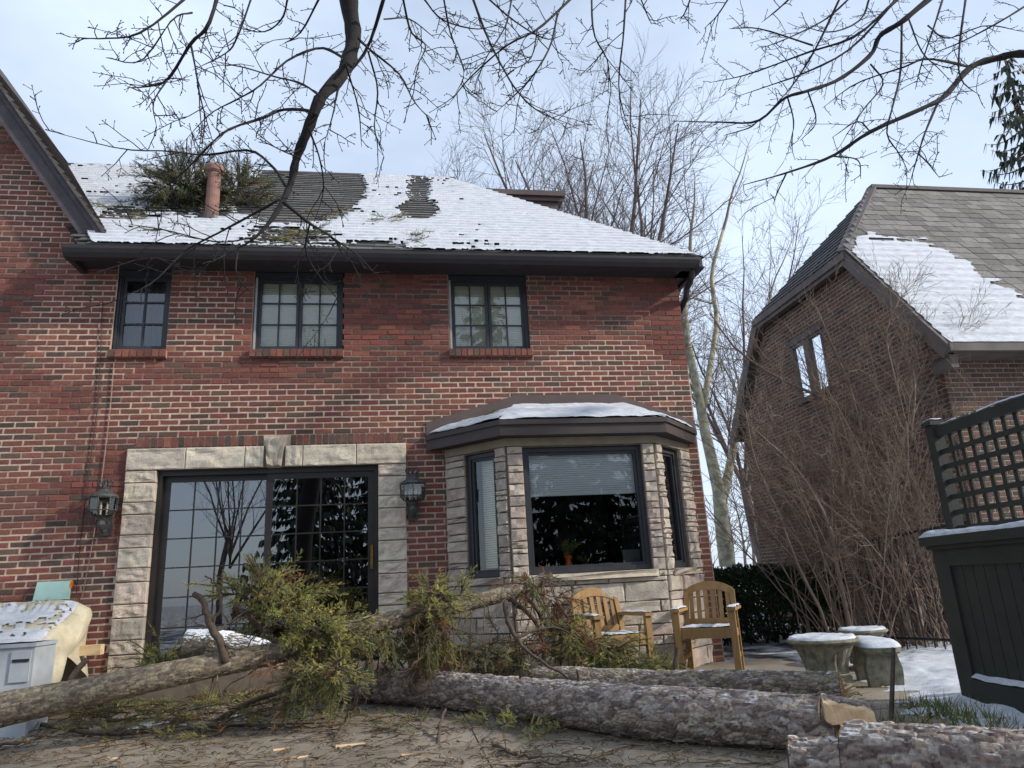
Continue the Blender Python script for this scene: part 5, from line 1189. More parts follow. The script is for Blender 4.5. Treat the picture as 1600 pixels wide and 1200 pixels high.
maple('bare maple whose thick dark limb hangs down in front of the roof', (-2.6, -11.5, 0), (-1.9, -9.2, 4.8), 5,
      [([(551, -70), (545, 0), (552, 60), (537, 112), (502, 152), (482, 200), (464, 245), (453, 290), (430, 335), (400, 370), (372, 388)], 30, 4, YM)],
      [([(345, -25), (325, 40), (298, 68), (262, 124), (230, 135), (199, 137)], 8, 3), ([(310, -20), (225, 48), (165, 60), (110, 58)], 5, 2), ([(496, 180), (476, 172), (439, 172), (412, 184), (356, 203), (319, 236), (280, 275), (230, 310)], 7, 2.5), ([(549, 104), (529, 86), (499, 75), (450, 94), (405, 135), (367, 157), (326, 180), (281, 229)], 6, 2),
       ([(446, 290), (427, 262), (390, 235), (322, 242), (262, 236), (187, 232), (71, 203)], 6, 2), ([(442, 315), (484, 349), (520, 372), (540, 405)], 7, 2.5), ([(438, 311), (395, 335), (345, 362), (290, 392), (240, 440), (185, 468)], 6, 2), ([(605, -20), (574, 75), (532, 131), (521, 176), (505, 230)], 7, 2),
       ([(400, 370), (340, 378), (260, 360), (200, 350)], 3, 2), ([(484, 349), (478, 395), (505, 440), (530, 470)], 4, 2), ([(520, 372), (560, 400), (600, 444)], 3.5, 2), ([(372, 388), (330, 410), (300, 425), (250, 405)], 3.5, 2), ([(372, 388), (370, 430), (395, 460)], 3, 2), ([(298, 68), (306, 110), (315, 160), (335, 230)], 4, 2), ([(395, -10), (370, 60), (350, 85), (300, 110)], 4, 2),
       ([(736, -10), (759, 52), (785, 105), (811, 146), (845, 176), (894, 195)], 5, 2), ([(895, -5), (841, 45), (792, 71), (732, 124), (700, 165)], 5, 2), ([(871, 22), (860, 71), (834, 116), (811, 142), (770, 180)], 4.5, 2), ([(924, -10), (928, 52), (950, 98), (950, 150)], 4, 2), ([(978, -10), (974, 56), (967, 139), (984, 210)], 4, 2), ([(692, -10), (702, 45), (714, 79), (725, 116), (710, 150)], 4, 2), ([(628, -10), (642, 49), (665, 71), (650, 105)], 5, 2), ([(560, 60), (575, 75), (624, 116), (646, 157), (676, 191)], 5, 2), ([(575, 80), (590, 140), (585, 200), (600, 245)], 4, 2),
       ([(500, 150), (470, 130), (430, 120), (380, 105), (330, 95)], 4, 2), ([(482, 200), (500, 250), (505, 300), (490, 350)], 4, 2), ([(464, 245), (440, 235), (400, 215)], 3, 2), ([(540, 100), (560, 170), (565, 230)], 4, 2), ([(300, 20), (270, 30), (220, 95), (165, 90)], 3.5, 2), ([(262, 124), (240, 160), (245, 200)], 3, 2), ([(450, -5), (440, 30), (410, 50), (360, 40)], 4, 2), ([(500, -5), (470, 50), (440, 70)], 4, 2), ([(760, -5), (800, 30), (850, 60), (880, 55)], 3.5, 2), ([(660, -5), (690, 30), (740, 45), (775, 40)], 3.5, 2), ([(800, -5), (790, 40), (760, 90), (745, 130)], 3.5, 2), ([(840, 45), (830, 90), (800, 110)], 3, 2), ([(600, 30), (640, 30), (680, 60)], 3, 2), ([(1000, -5), (1010, 20), (1018, 38)], 3, 2), ([(1080, -5), (1070, 20), (1062, 30)], 3, 2), ([(1140, -5), (1120, 25), (1100, 45)], 3, 2)], YM, 7.5)
maple('bare maple whose fine branches reach in from the upper right corner', (7.2, -10.2, 0), (5.8, -7.6, 4.9), 6,
      [([(1680, 92), (1600, 84), (1562, 90), (1517, 105), (1476, 150), (1442, 169), (1360, 206), (1300, 244), (1229, 270), (1161, 289)], 13, 3, -2.6), ([(1540, -70), (1450, 0), (1409, 34), (1375, 56), (1360, 86), (1311, 124), (1262, 142), (1225, 154), (1184, 189), (1127, 191), (1049, 189)], 10, 2.5, -2.8)],
      [([(1430, -20), (1397, 4), (1337, 56), (1262, 82), (1169, 116), (1109, 129)], 7, 2), ([(1400, -5), (1390, 11), (1330, 75), (1262, 112), (1210, 131), (1142, 154)], 6, 2), ([(1318, -15), (1277, 71), (1240, 131), (1210, 165)], 5, 2), ([(1517, 105), (1450, 92), (1412, 105), (1337, 131), (1285, 169)], 5, 2, -2.6), ([(1409, 34), (1407, 112), (1394, 169), (1386, 210), (1405, 240), (1420, 270)], 4.5, 2), ([(1465, 161), (1446, 206), (1435, 240), (1420, 292)], 5, 2, -2.6), ([(1620, -2), (1562, 34), (1499, 67), (1450, 86)], 4, 2), ([(1510, -10), (1499, 75), (1502, 124), (1532, 150)], 4.5, 2), ([(1270, 71), (1187, 45), (1139, 45)], 3.5, 2), ([(1335, -10), (1290, 30), (1230, 60), (1190, 75)], 4, 2), ([(1240, -8), (1215, 15), (1190, 35)], 4, 2),
       ([(1230, 150), (1240, 190), (1235, 235)], 3, 2), ([(1300, 244), (1340, 250), (1345, 280)], 3, 2), ([(1360, 206), (1340, 190), (1300, 215)], 3, 2), ([(1435, 240), (1450, 255), (1468, 278)], 3, 2), ([(1229, 270), (1215, 300), (1208, 320)], 3, 2), ([(1262, 142), (1275, 190), (1250, 220)], 3, 2), ([(1360, 100), (1380, 130), (1350, 170), (1320, 215)], 3.5, 2), ([(1450, 40), (1480, 60), (1540, 40), (1600, 50)], 3, 2), ([(1420, 30), (1440, 80), (1470, 110)], 3.5, 2), ([(1184, 189), (1170, 200), (1130, 212)], 3, 2), ([(1360, -8), (1345, 30), (1300, 50), (1250, 40)], 4, 2), ([(1475, -8), (1460, 40), (1440, 100), (1430, 140)], 4, 2)], -2.8, 6.0)
# ------------------------------------------------------------------ spruce boughs
def twig_template(n=36):
    V = []; F = []
    for i in range(n):
        t = .06+.94*i/n; a = i*2.39996; ca, sa = math.cos(a), math.sin(a); nl = .20*(1-.35*t**3); up = .85
        b = np.array([ca*.012, sa*.012, t]); tip = b+np.array([ca*nl*.82, sa*nl*.82, nl*up]); sd_ = np.array([-sa, ca, 0])*.021
        k = len(V); V += [b-sd_, b+sd_, tip]; F.append((k, k+1, k+2))
    return np.array(V), np.array(F)
TV, TF = twig_template()
def add_twigs(g, O, D, Ls, C):
    O = np.asarray(O); D = np.asarray(D); D = D/(np.linalg.norm(D, axis=1)[:, None]+1e-9); Ls = np.asarray(Ls)[:, None, None]; n = len(O)
    ref = np.where(np.abs(D[:, 2:3]) < .9, np.array([0, 0, 1.]), np.array([1., 0, 0])); A = np.cross(D, ref); A /= np.linalg.norm(A, axis=1)[:, None]; B = np.cross(D, A)
    V = O[:, None]+Ls*(TV[None, :, 0:1]*A[:, None]+TV[None, :, 1:2]*B[:, None]+TV[None, :, 2:3]*D[:, None])
    F = (TF[None]+(np.arange(n)*len(TV))[:, None, None]).reshape(-1, 3)
    g.add(V.reshape(-1, 3), F, np.repeat(np.asarray(C), len(TV), 0))
GREEN = [srgb(148, 144, 80), srgb(134, 136, 76), srgb(162, 154, 86), srgb(120, 126, 74), srgb(142, 140, 92)]
DGREEN = [srgb(100, 104, 66), srgb(88, 96, 60), srgb(112, 112, 70), srgb(104, 98, 66)]
BROWN = [srgb(128, 88, 60), srgb(124, 100, 70), srgb(146, 94, 60)]
def spray(rng, o, d, L_, tw, out, pal, droop=.5, brown=.05, flat=0., tl=.072):
    d = unit(d); n = 7; P = wander(rng, o, d, L_, n, .08, (0, 0, -.12*droop)); tw.add(P, np.linspace(.006, .0025, n), 4)
    side = np.cross(d, [0, 0, 1]); side = unit(side+rng.normal(0, .25, 3)) if np.linalg.norm(side) > .1 else unit(rng.normal(0, 1, 3)); c0 = pal[rng.integers(len(pal))]*rng.uniform(.75, 1.2)
    if rng.random() < brown: c0 = BROWN[rng.integers(3)]
    m_ = max(6, int(L_/.0172))
    for k in range(m_):
        t = .12+.86*k/m_; x = t*(n-1); i = min(int(x), n-2); p = P[i]*(1-(x-i))+P[i+1]*(x-i); dd = unit(P[i+1]-P[i]); s = 1 if k % 2 else -1
        sv = side_dir(rng, dd, PI/2); td = dd*.75+unit(side*s*.6+sv*.7)*.75+np.array([0, 0, .15-.3*droop])+rng.normal(0, .2, 3); l2 = tl*(1.15-.55*t)*rng.uniform(.75, 1.2)
        out[0].append(p); out[1].append(td); out[2].append(l2); out[3].append(c0*rng.uniform(.85, 1.18))
    out[0].append(P[-2]); out[1].append(P[-1]-P[-2]); out[2].append(tl*.8); out[3].append(c0*1.1)
def bough(parent, name, m_n, jobs, seed, label=None):
    """jobs: function(rng, tw, out)"""
    rng = np.random.default_rng(seed); tw = Tw(); out = ([], [], [], []); jobs(rng, tw, out)
    if parent is None:
        c = np.mean(out[0], 0); c[2] = np.min(np.array(out[0])[:, 2]); t = thing(name, *label[:2], c, label[2] if len(label) > 2 else None)
        g = G(); add_twigs(g, *out); g.obj('needles', M['needle'], t, kind='stuff'); g = G(); tw.mesh(g); g.obj('twigs', M['limb'], t, kind='stuff'); return t
    g = G(); add_twigs(g, *out); o = g.obj(name, M['needle'], parent, kind='stuff'); g = G(); tw.mesh(g); g.obj('twigs', M['limb'], o, kind='stuff')
    return o
def blob(c, rad, n, pal, bias=(0, 0, 0), droop=.5, brown=.05, Ls=(.13, .34), tl=.072):
    c = np.asarray(c, float); rad = np.asarray(rad, float)
    def f(rng, tw, out):
        for _ in range(int(n*1.7)):
            u = unit(rng.normal(0, 1, 3)); r = rng.uniform(.1, 1.0); o = c+u*rad*r; d = u*rad/rad.max()*.8+np.asarray(bias)+rng.normal(0, .5, 3); o[2] = max(o[2], .05)
            if o[2] < .15: d[2] = abs(d[2])*.3
            spray(rng, o, d, rng.uniform(*Ls), tw, out, pal, droop, brown, 0, tl)
    return f
def flat_patch(pxs, n, pal, zmax=.06, brown=.06, Ls=(.2, .4)):
    (x0, y0, x1, y1) = pxs
    def f(rng, tw, out):
        for _ in range(n):
            p = PZ(rng.uniform(x0, x1), rng.uniform(y0, y1), 0); o = np.array([p[0], p[1], .02+rng.random()*zmax]); a = rng.uniform(0, 2*PI)
            spray(rng, o, (math.cos(a), math.sin(a)*.7, rng.uniform(-.05, .22)), rng.uniform(*Ls), tw, out, pal, .12, brown)
    return f

# ------------------------------------------------------------------ logs
def bark_log(name, par, pts, radii, nl, ns, seed, m, pal, amp=.010, cell=(30, 14), cut=True, ell=1.):
    P = smooth(pts, nl); R = np.interp(np.linspace(0, 1, nl), np.linspace(0, 1, len(radii)), radii)
    t = np.gradient(P, axis=0); t /= np.linalg.norm(t, axis=1)[:, None]; a = np.cross(t, [0, 0, 1.]); a /= np.linalg.norm(a, axis=1)[:, None]; b = np.cross(a, t)
    th = np.arange(ns)*2*PI/ns; s = np.concatenate([[0], np.cumsum(np.linalg.norm(np.diff(P, axis=0), axis=1))])
    S, T = np.meshgrid(s, th, indexing='ij'); Rr = R[:, None]
    q = np.stack([S*cell[1], np.cos(T)*Rr*cell[0], np.sin(T)*Rr*cell[0]], -1).reshape(-1, 3); q = q+(fbm(q*.5, 2, seed)[:, None]-.5)*1.2
    f1, f2, cid = worley(q, seed); ed = np.clip((f2-f1)/.22, 0, 1); dsp = (amp*(ed**.7)*(.45+.75*cid)).reshape(S.shape)
    low = (fbm(np.stack([S*2.2, np.cos(T)*1.2, np.sin(T)*1.2], -1), 3, seed+5)-.5)
    rr = Rr*(1+.16*low)+dsp-amp*.4
    V = P[:, None]+rr[..., None]*(a[:, None]*np.cos(T)[..., None]+b[:, None]*np.sin(T)[..., None]*ell)
    pc = np.array(pal); ci = (cid*len(pal)).astype(int) % len(pal); col = pc[ci]*(.8+.4*cid[:, None])
    i = np.arange(nl-1)[:, None]*ns; j = np.arange(ns)[None]; k = (j+1) % ns; F = np.stack([i+j, i+ns+j, i+ns+k, i+k], -1).reshape(-1, 4)
    g = G(); g.add(V.reshape(-1, 3), F, col); o = g.obj(name, m, par, smooth=False)
    if cut:
        for e in (0, -1):
            rg = np.random.default_rng(seed+e); g = G(); ring = V[e]; c = ring.mean(0); dirn = t[e]*(-1 if e == 0 else 1)
            rings = np.stack([c+(ring-c)*f+dirn*(.004+.02*(1-f)*rg.random((ns, 1))) for f in (1.0, .8, .5, .2)]); rings = np.concatenate([rings, rings[:, :1]], 1); g.grid(rings if e == -1 else rings[:, ::-1]); g.obj('cut_face', M['wood'], o, smooth=False)
    return o, P, R
PUR = [srgb(150, 138, 128), srgb(124, 110, 102), srgb(164, 154, 145), srgb(104, 92, 86), srgb(138, 121, 111), srgb(154, 140, 128)]
GRB = [srgb(132, 119, 103), srgb(112, 99, 87), srgb(144, 133, 114), srgb(98, 87, 79), srgb(124, 116, 95)]
def at_depth(px, py, dep):
    d = ray(px, py); return CO+d*dep
def rest(px, ytop, r):
    for dep in np.arange(2.6, 8, .02):
        c = at_depth(px, ytop+r*FPX/dep, dep)
        if c[2] <= r: return c
def stub(par, p, d, L_, r, name='stub', m='limb'):
    rng = np.random.default_rng(int(abs(p[0]*1000))); P = wander(rng, p, d, L_, 5, .12, (0, 0, 0)); return G().tube(P, np.linspace(r, r*.55, 5), 7).obj(name, M[m], par)

M['twl0'] = mat('broken_twig_bark', srgb(122, 104, 84), srgb(72, 60, 50), 9, .95)
# front log
la = [(505, 1066, 6.85), (603, 1070, 6.5), (775, 1085, 5.64), (981, 1109, 4.6), (1150, 1121, 4.2), (1312, 1136, 3.9)]
t = thing('spruce_log', 'long scaly barked log lying across the front of the patio', 'log', (1.2, -3.4, 0), 'cut spruce logs')
pts = [at_depth(*q) for q in la]
oA, PA, RA = bark_log('trunk', t, pts, [.142, .142, .14, .148, .146, .142], 420, 92, 3, M['bark'], PUR, .012, (34, 15))
for (x, y, dep, d, L_, r) in ((758, 1050, 5.55, (-.02, 0, 1), .09, .012), (905, 1068, 4.9, (-.35, -.3, 1), .10, .014), (812, 1060, 5.3, (.3, -.3, .6), .08, .01), (1195, 1085, 4.3, (.1, .2, .9), .05, .012), (690, 1100, 5.8, (.02, -.6, -.5), .10, .010), (930, 1150, 4.7, (.05, -.2, -1), .09, .02), (980, 1155, 4.6, (-.1, -.3, -1), .08, .016), (1025, 1160, 4.5, (.3, -.2, -1), .10, .014), (1140, 1090, 4.3, (.2, 0, 1), .05, .01)):
    stub(t, at_depth(x, y, dep+.05), d, L_, r)
# bottom right log with a stepped cut
t = thing('spruce_log', 'thick rough log in the bottom right corner with stepped cut end', 'log', (3.0, -4.9, 0), 'cut spruce logs')
pts = [rest(1330, 1130, .155), rest(1460, 1137, .157), rest(1620, 1146, .16), rest(1900, 1160, .16)]
bark_log('trunk', t, pts, [.15, .152, .155, .155], 340, 92, 9, M['bark'], PUR, .014, (30, 12))
pts2 = [rest(1240, 1157, .115), rest(1290, 1158, .115), rest(1345, 1160, .115)]
bark_log('trunk_step', t, pts2, [.112, .112, .112], 110, 90, 10, M['bark'], PUR, .012, (30, 12))
# split piece
t = thing('split_wood', 'freshly split pale wedge of wood behind the end of the front log', 'firewood', at_depth(1330, 1115, 4.35))
a, b = at_depth(1286, 1100, 3.80), at_depth(1366, 1112, 3.70); dn = np.array([0, 0, -1.]); bk_ = np.array([.35, .9, 0])
A4 = [a+dn*.0, a+dn*.085-bk_*.03, a+bk_*.16+dn*.06, a+bk_*.10+np.array([0, 0, .025])]; B4 = [b, b+dn*.10-bk_*.05, b+bk_*.16+dn*.08, b+bk_*.08+np.array([0, 0, .01])]
nL = 16; Vq = np.array([[A4[k]*(1-i/nL)+B4[k]*(i/nL)+np.random.default_rng(i*4+k).normal(0, .004, 3) for k in range(4)] for i in range(nL+1)]); g = G(); g.grid(np.concatenate([Vq, Vq[:, :1]], 1)); g.add(Vq[0], [(0, 1, 2, 3)]); g.add(Vq[-1], [(3, 2, 1, 0)]); g.obj('heartwood', M['wood'], t)
bark_log('bark_back', t, [(a+bk_*.12+dn*.05)*.97+a*.03, b+bk_*.12+dn*.06], [.085, .085], 60, 40, 4, M['bark'], PUR, .008, (30, 14))
# back log
t = thing('spruce_log', 'thinner log behind the front log with splintered right end', 'log', (1.8, -2.0, 0), 'cut spruce logs')
pts = [at_depth(735, 1060, 6.6), at_depth(900, 1066, 6.1), at_depth(1050, 1076, 5.75), at_depth(1200, 1085, 5.45), at_depth(1318, 1093, 5.2)]
for q in pts: q[2] = max(q[2], .12)
oB, PB, RB = bark_log('trunk', t, pts, [.115, .12, .122, .12, .105], 330, 80, 21, M['bark'], GRB+PUR[:2], .009, (36, 15))
rng = np.random.default_rng(4); e0 = PB[-1]; g = G()
for k in range(16):
    o = e0+rng.normal(0, .05, 3)*np.array([.4, 1, 1]); d = unit(PB[-1]-PB[-8])+rng.normal(0, .25, 3)+np.array([0, 0, .3]); g.tube([o-d*.03, o+d*rng.uniform(.02, .09)], [.016, .002], 4)
g.obj('splinters', M['wood'], t, kind='stuff')
stub(t, at_depth(1297, 1090, 5.25), (.18, -.1, .7), .12, .016); stub(t, at_depth(1240, 1075, 5.35), (.2, .1, .8), .08, .014); stub(t, at_depth(1262, 1066, 5.4), (-.5, .3, .35), .10, .012)
# snowy log
t = thing('spruce_log', 'short snow capped log lying behind the leaning trunk by the door', 'log', PY(360, 1015, -1.35), 'cut spruce logs')
bark_log('trunk', t, [PY(290, 1006, -1.4), PY(350, 1010, -1.4), PY(440, 1026, -1.5)], [.12, .125, .10], 150, 70, 31, M['bark_snow'], GRB, .008, (36, 15))

# leaning trunk with boughs
t = thing('fallen_spruce', 'fallen lichen grey spruce trunk with green boughs sloping up across the patio', 'fallen tree', PY(200, 1080, -2.2))
tp = [(-60, 1130, -2.4), (0, 1110, -2.35), (130, 1083, -2.3), (300, 1046, -2.25), (430, 1020, -2.1), (540, 986, -1.95), (640, 963, -1.8), (740, 940, -1.65), (810, 922, -1.6), (852, 902, -1.55)]
oC, PC, RC = bark_log('trunk', t, [PY(*q) for q in tp], [.125, .115, .10, .09, .083, .077, .072, .066, .058, .044], 420, 64, 41, M['bark_bare'], GRB, .006, (44, 20))
def limb(par, pxs, r0, r1, seed, tw_=2.5, name='limb', m='limb'):
    rng = np.random.default_rng(seed); P = smooth([PY(*q) for q in pxs], 14); P[1:-1] += rng.normal(0, .006, (12, 3)); g = G(); g.tube(P, np.linspace(r0, r1, 14), 8); o = g.obj(name, M[m], par, smooth=True)
    if tw_: 
        tw = Tw(); spec_min[0] = 1.2; branch_out(tw, rng, P[3:], r0*.6, r1, 0, [(tw_*2, .8, .22, .4, (0, 0, -.02), .2, .1), (5, .8, .09, .6, (0, 0, 0), .2, .1)]); g = G(); tw.mesh(g); 
        if g.done(): g.obj('twigs', M[m], o, kind='stuff')
    return o
limb(t, [(352, 1035, -2.28), (345, 1005, -2.3), (328, 975, -2.3), (322, 948, -2.28), (302, 928, -2.25)], .034, .022, 1); limb(t, [(330, 975, -2.3), (345, 950, -2.3), (338, 915, -2.3), (320, 900, -2.3)], .014, .006, 2, 1)
limb(t, [(436, 1008, -2.1), (415, 985, -2.1), (390, 965, -2.15), (365, 947, -2.2)], .03, .026, 3, 1.5); limb(t, [(336, 990, -2.3), (355, 975, -2.25), (385, 955, -2.2), (400, 948, -2.2)], .012, .008, 4, 1.5)
limb(t, [(337, 993, -2.3), (360, 1012, -2.3), (385, 1010, -2.3), (400, 990, -2.3)], .010, .005, 5, 2)
limb(t, [(395, 955, -2.0), (380, 935, -2.0), (362, 916, -2.05)], .012, .012, 6, 0); limb(t, [(800, 925, -1.62), (830, 915, -1.55), (850, 905, -1.5), (862, 897, -1.45)], .035, .02, 7, 1.5)
limb(t, [(790, 940, -1.65), (795, 975, -1.75), (812, 1005, -1.85), (840, 1030, -1.95), (890, 1062, -2.1)], .026, .009, 8, 2); limb(t, [(800, 935, -1.65), (835, 970, -1.6), (850, 1010, -1.6), (845, 1050, -1.6)], .024, .012, 9, 2); limb(t, [(812, 928, -1.6), (838, 950, -1.5), (860, 985, -1.45), (900, 1000, -1.4)], .022, .01, 10, 2)
limb(t, [(805, 1000, -1.85), (835, 985, -1.8), (870, 980, -1.75), (905, 998, -1.75)], .014, .006, 11, 2); limb(t, [(700, 945, -1.75), (690, 985, -1.8), (668, 1015, -1.9), (642, 1042, -2.0)], .012, .008, 12, 1)
limb(t, [(600, 975, -1.85), (640, 960, -1.9), (700, 950, -1.95)], .016, .01, 13, 1); limb(t, [(705, 930, -1.7), (680, 928, -1.85), (655, 920, -1.95)], .014, .01, 14, 1)
for k, (c, rad, n, pal, bias, dr, br) in enumerate([
    (PY(432, 945, -2.0), (.32, .28, .16), 70, GREEN, (.1, -.3, .15), .5, .04), (PY(500, 985, -2.1), (.34, .25, .18), 58, GREEN, (.2, -.3, -.1), .6, .06), (PY(375, 922, -2.05), (.14, .15, .08), 9, GREEN, (-.5, 0, .1), .3, .05), (PY(412, 910, -2.05), (.14, .14, .09), 13, GREEN, (0, -.1, .5), .3, .12),
    (PY(678, 935, -1.75), (.22, .22, .12), 36, GREEN, (0, -.2, .1), .8, .04), (PY(668, 995, -1.75), (.20, .22, .22), 42, DGREEN+GREEN[:2], (0, -.1, -.6), 1., .16), (PY(722, 925, -1.7), (.05, .08, .08), 4, GREEN, (.2, 0, .8), .2, .0),
    (PY(885, 985, -1.55), (.15, .18, .18), 36, GREEN+BROWN[1:2], (.2, -.1, -.5), .9, .22), (PY(935, 1022, -1.6), (.40, .25, .18), 90, GREEN+DGREEN, (.4, -.2, -.3), .8, .06), (PY(828, 918, -1.5), (.09, .1, .07), 9, GREEN, (-.2, 0, .2), .6, .45), (PY(866, 940, -1.5), (.06, .08, .13), 12, BROWN, (.4, 0, -.5), .9, .7),
    (PY(490, 1055, -2.3), (.30, .25, .16), 40, DGREEN+GREEN[3:], (.1, -.3, -.2), .7, .06), (PY(527, 1052, -2.45), (.10, .08, .08), 9, GREEN, (.1, -.2, -.9), .6, .0)]):
    bough(t, 'bough', None, blob(c, rad, n, pal, bias, dr, br), 100+k)
def along(i0, i1, n, pal, br):
    def f(rng, tw, out):
        for _ in range(n):
            i = rng.integers(i0, i1); o = PC[i]+rng.normal(0, .05, 3)+np.array([0, -.04, -.03]); a = rng.uniform(-1, 1)
            L_ = rng.uniform(.2, .42)
            if o[2] > .12: spray(rng, o, (a*.7, -.35+rng.normal(0, .3), -.55+rng.normal(0, .25)), L_, tw, out, pal, 1.1, br)
    return f
bough(t, 'bough', None, along(225, 262, 26, GREEN+DGREEN, .12), 150); bough(t, 'bough', None, along(385, 412, 9, GREEN+DGREEN+BROWN[1:2], .2), 151)
# bare hanging twigs
rng = np.random.default_rng(152); tw = Tw(); spec_min[0] = 1.
for _ in range(70):
    i = rng.integers(150, 418); L_ = rng.uniform(.2, .6); Q = wander(rng, PC[i]+np.array([0, -.03, 0]), (rng.normal(0, .5), -.15, -abs(rng.normal(.6, .4))), L_, 6, .22, (0, 0, -.1)); Q[:, 2] = np.maximum(Q[:, 2], .01); tw.add(Q, np.linspace(.007, .0025, 6), 4)
    branch_out(tw, rng, Q, .005, .0025, 0, [(9, .8, .12, .6, (0, 0, -.05), .2, .1)])
g = G(); tw.mesh(g); g.obj('bare_twigs', M['twl0'], t, kind='stuff')

def ground_bough(label, jobs, seed, loc):
    return bough(None, 'spruce_bough', None, jobs, seed, (label, 'bough', 'spruce boughs on the ground'))
ground_bough('green spruce bough on the ground below the wooden armchairs', blob(PY(1010, 1045, -1.8), (.34, .22, .13), 40, DGREEN+GREEN, (.3, -.2, 0), .6, .03), 201, 0)
ground_bough('green spruce bough lying flat under the front log', flat_patch((755, 1122, 890, 1150), 22, GREEN+DGREEN, .06, .03), 202, 0)
ground_bough('wide carpet of broken spruce sprigs under the leaning trunk', flat_patch((90, 1072, 520, 1132), 210, DGREEN+GREEN+BROWN[1:2], .10, .10), 203, 0)
ground_bough('loose spruce sprigs scattered in the left foreground beside the long thin branch', flat_patch((10, 1125, 360, 1160), 46, DGREEN+GREEN+BROWN[1:2], .03, .15, (.1, .24)), 208, 0)
ground_bough('small broken spruce sprigs on the patio before the left end of the front log', flat_patch((380, 1118, 660, 1150), 30, DGREEN+BROWN[1:2], .03, .2, (.08, .2)), 209, 0)
ground_bough('spruce bough beside the bottom of the left stone jamb', blob(PY(245, 1035, -1.2), (.34, .25, .10), 24, GREEN, (-.2, -.3, .1), .5, .03), 204, 0)
ground_bough('dark spruce bough on the patio between door and bay', blob(PY(600, 1012, -1.3), (.5, .25, .18), 50, DGREEN, (0, -.2, 0), .7, .08), 205, 0)
ground_bough('brown spruce debris heap below the bay behind the logs', blob(PY(770, 1022, -1.6), (.75, .25, .16), 75, DGREEN+BROWN[1:2], (0, -.2, 0), .7, .3), 206, 0)
# spruce top lodged on the roof
rp0 = PY(320, 300, .75)
t = thing('broken_spruce', 'broken green spruce top lodged behind the terracotta roof pipe', 'fallen tree', rp0)
g = G(); P = smooth([rp0+np.array([-.6, -.1, -.2]), rp0+np.array([0, .1, .05]), rp0+np.array([.75, .0, -.05])], 8); G().tube(P, np.linspace(.05, .02, 8), 8).obj('trunk', M['limb'], t)
RGR = [srgb(92, 94, 66), srgb(78, 82, 58), srgb(100, 98, 66), srgb(70, 74, 54)]
bough(t, 'bough', None, blob(PY(290, 294, .75), (.50, .35, .38), 95, RGR, (-.1, -.3, .1), .4, .01, (.25, .5), .10), 301)
bough(t, 'bough', None, blob(PY(372, 300, .85), (.38, .32, .40), 65, RGR, (.2, -.3, .1), .4, .01, (.25, .5), .10), 302)
def roof_sprig(x0, x1, py, n, seed, label):
    def f(rng, tw, out):
        for _ in range(n):
            px, pyy = rng.uniform(x0, x1), py+rng.normal(0, 5); d = ray(px, pyy); s_ = (EZ+TS*(CO[1]-EY)-CO[2])/(d[2]-TS*d[1]); p = CO+d*s_+np.array([0, -.7, .72])*.05
            spray(rng, p, (rng.choice([-1, 1]), rng.normal(0, .3), rng.normal(0, .3)), rng.uniform(.15, .3), tw, out, GREEN+RGR[:2], .1, .08)
    bough(None, 'spruce_sprig', None, f, seed, (label, 'sprig', 'spruce sprigs on the snowy roof'))
roof_sprig(150, 190, 328, 7, 401, 'leftmost green spruce sprig on the roof beside the rake board'); roof_sprig(200, 250, 336, 9, 402, 'spruce sprig on roof snow between rake board and spruce top'); roof_sprig(405, 500, 374, 22, 403, 'largest spruce sprig patch on the roof behind the hanging limb')
roof_sprig(565, 615, 352, 8, 404, 'spruce sprig below the bare shingle patch on the roof'); roof_sprig(625, 672, 377, 9, 405, 'yellow green spruce sprig near the gutter above the right window'); roof_sprig(215, 238, 366, 3, 406, 'tiny spruce sprig on roof near the gutter left end')
roof_sprig(490, 520, 347, 5, 407, 'spruce sprig at the right edge of the hanging limb on roof'); 
def bs(rng, tw, out):
    for _ in range(7):
        p = PY(rng.uniform(755, 790), 652+rng.normal(0, 3), -.35); spray(rng, p, (1, rng.normal(0, .3), .1), .14, tw, out, GREEN, .1, .3, 0, .09)
bough(None, 'spruce_sprig', None, bs, 409, ('small spruce sprig on the left of the bay roof', 'sprig'))

# loose branches
def loose(label, pxz, r0, r1, seed, tw_=2.):
    rng = np.random.default_rng(seed); P = smooth([np.array([*PZ(x, y, z)[:2], z]) for x, y, z in pxz], 18); P[1:-1] += rng.normal(0, .006, (16, 3)); g = G(); g.tube(P, np.linspace(r0, r1, 18), 7); o = tag(g.obj('fallen_branch', M['limb'], smooth=True), label, 'branch', 'bare branches on the patio')
    if tw_:
        tw = Tw(); spec_min[0] = 1.2; branch_out(tw, rng, P[2:], r0*.5, r1, 0, [(tw_, .7, .25, .4, (0, 0, 0), .2, .1), (4, .8, .1, .6, (0, 0, 0), .2, .1)]); g = G(); tw.mesh(g); g.V = [np.stack([v[:, 0], v[:, 1], np.maximum(v[:, 2], .008)], -1) for v in g.V]; g.obj('twigs', M['limb'], o, kind='stuff')
loose('long thin bare branch lying along the left foreground', [(-20, 1118, .06), (80, 1135, .05), (180, 1147, .03), (300, 1138, .03), (420, 1132, .04), (520, 1128, .05)], .022, .007, 1)
loose('thin bare branch crossing the patio left of the front log', [(235, 1142, .02), (330, 1133, .05), (430, 1135, .03), (520, 1137, .02)], .009, .005, 2)
loose('grey forked branch curving out from under the boughs', [(350, 1120, .02), (385, 1098, .12), (440, 1080, .20), (480, 1068, .24), (520, 1058, .26)], .026, .014, 3)
loose('second bare branch beside the grey forked branch', [(372, 1095, .06), (400, 1080, .14), (450, 1062, .2), (480, 1050, .28)], .016, .008, 4)
loose('broken branch leaning down from the left end of the front log', [(522, 1160, .0), (545, 1118, .12), (560, 1085, .3), (568, 1070, .36)], .016, .010, 5, 1)
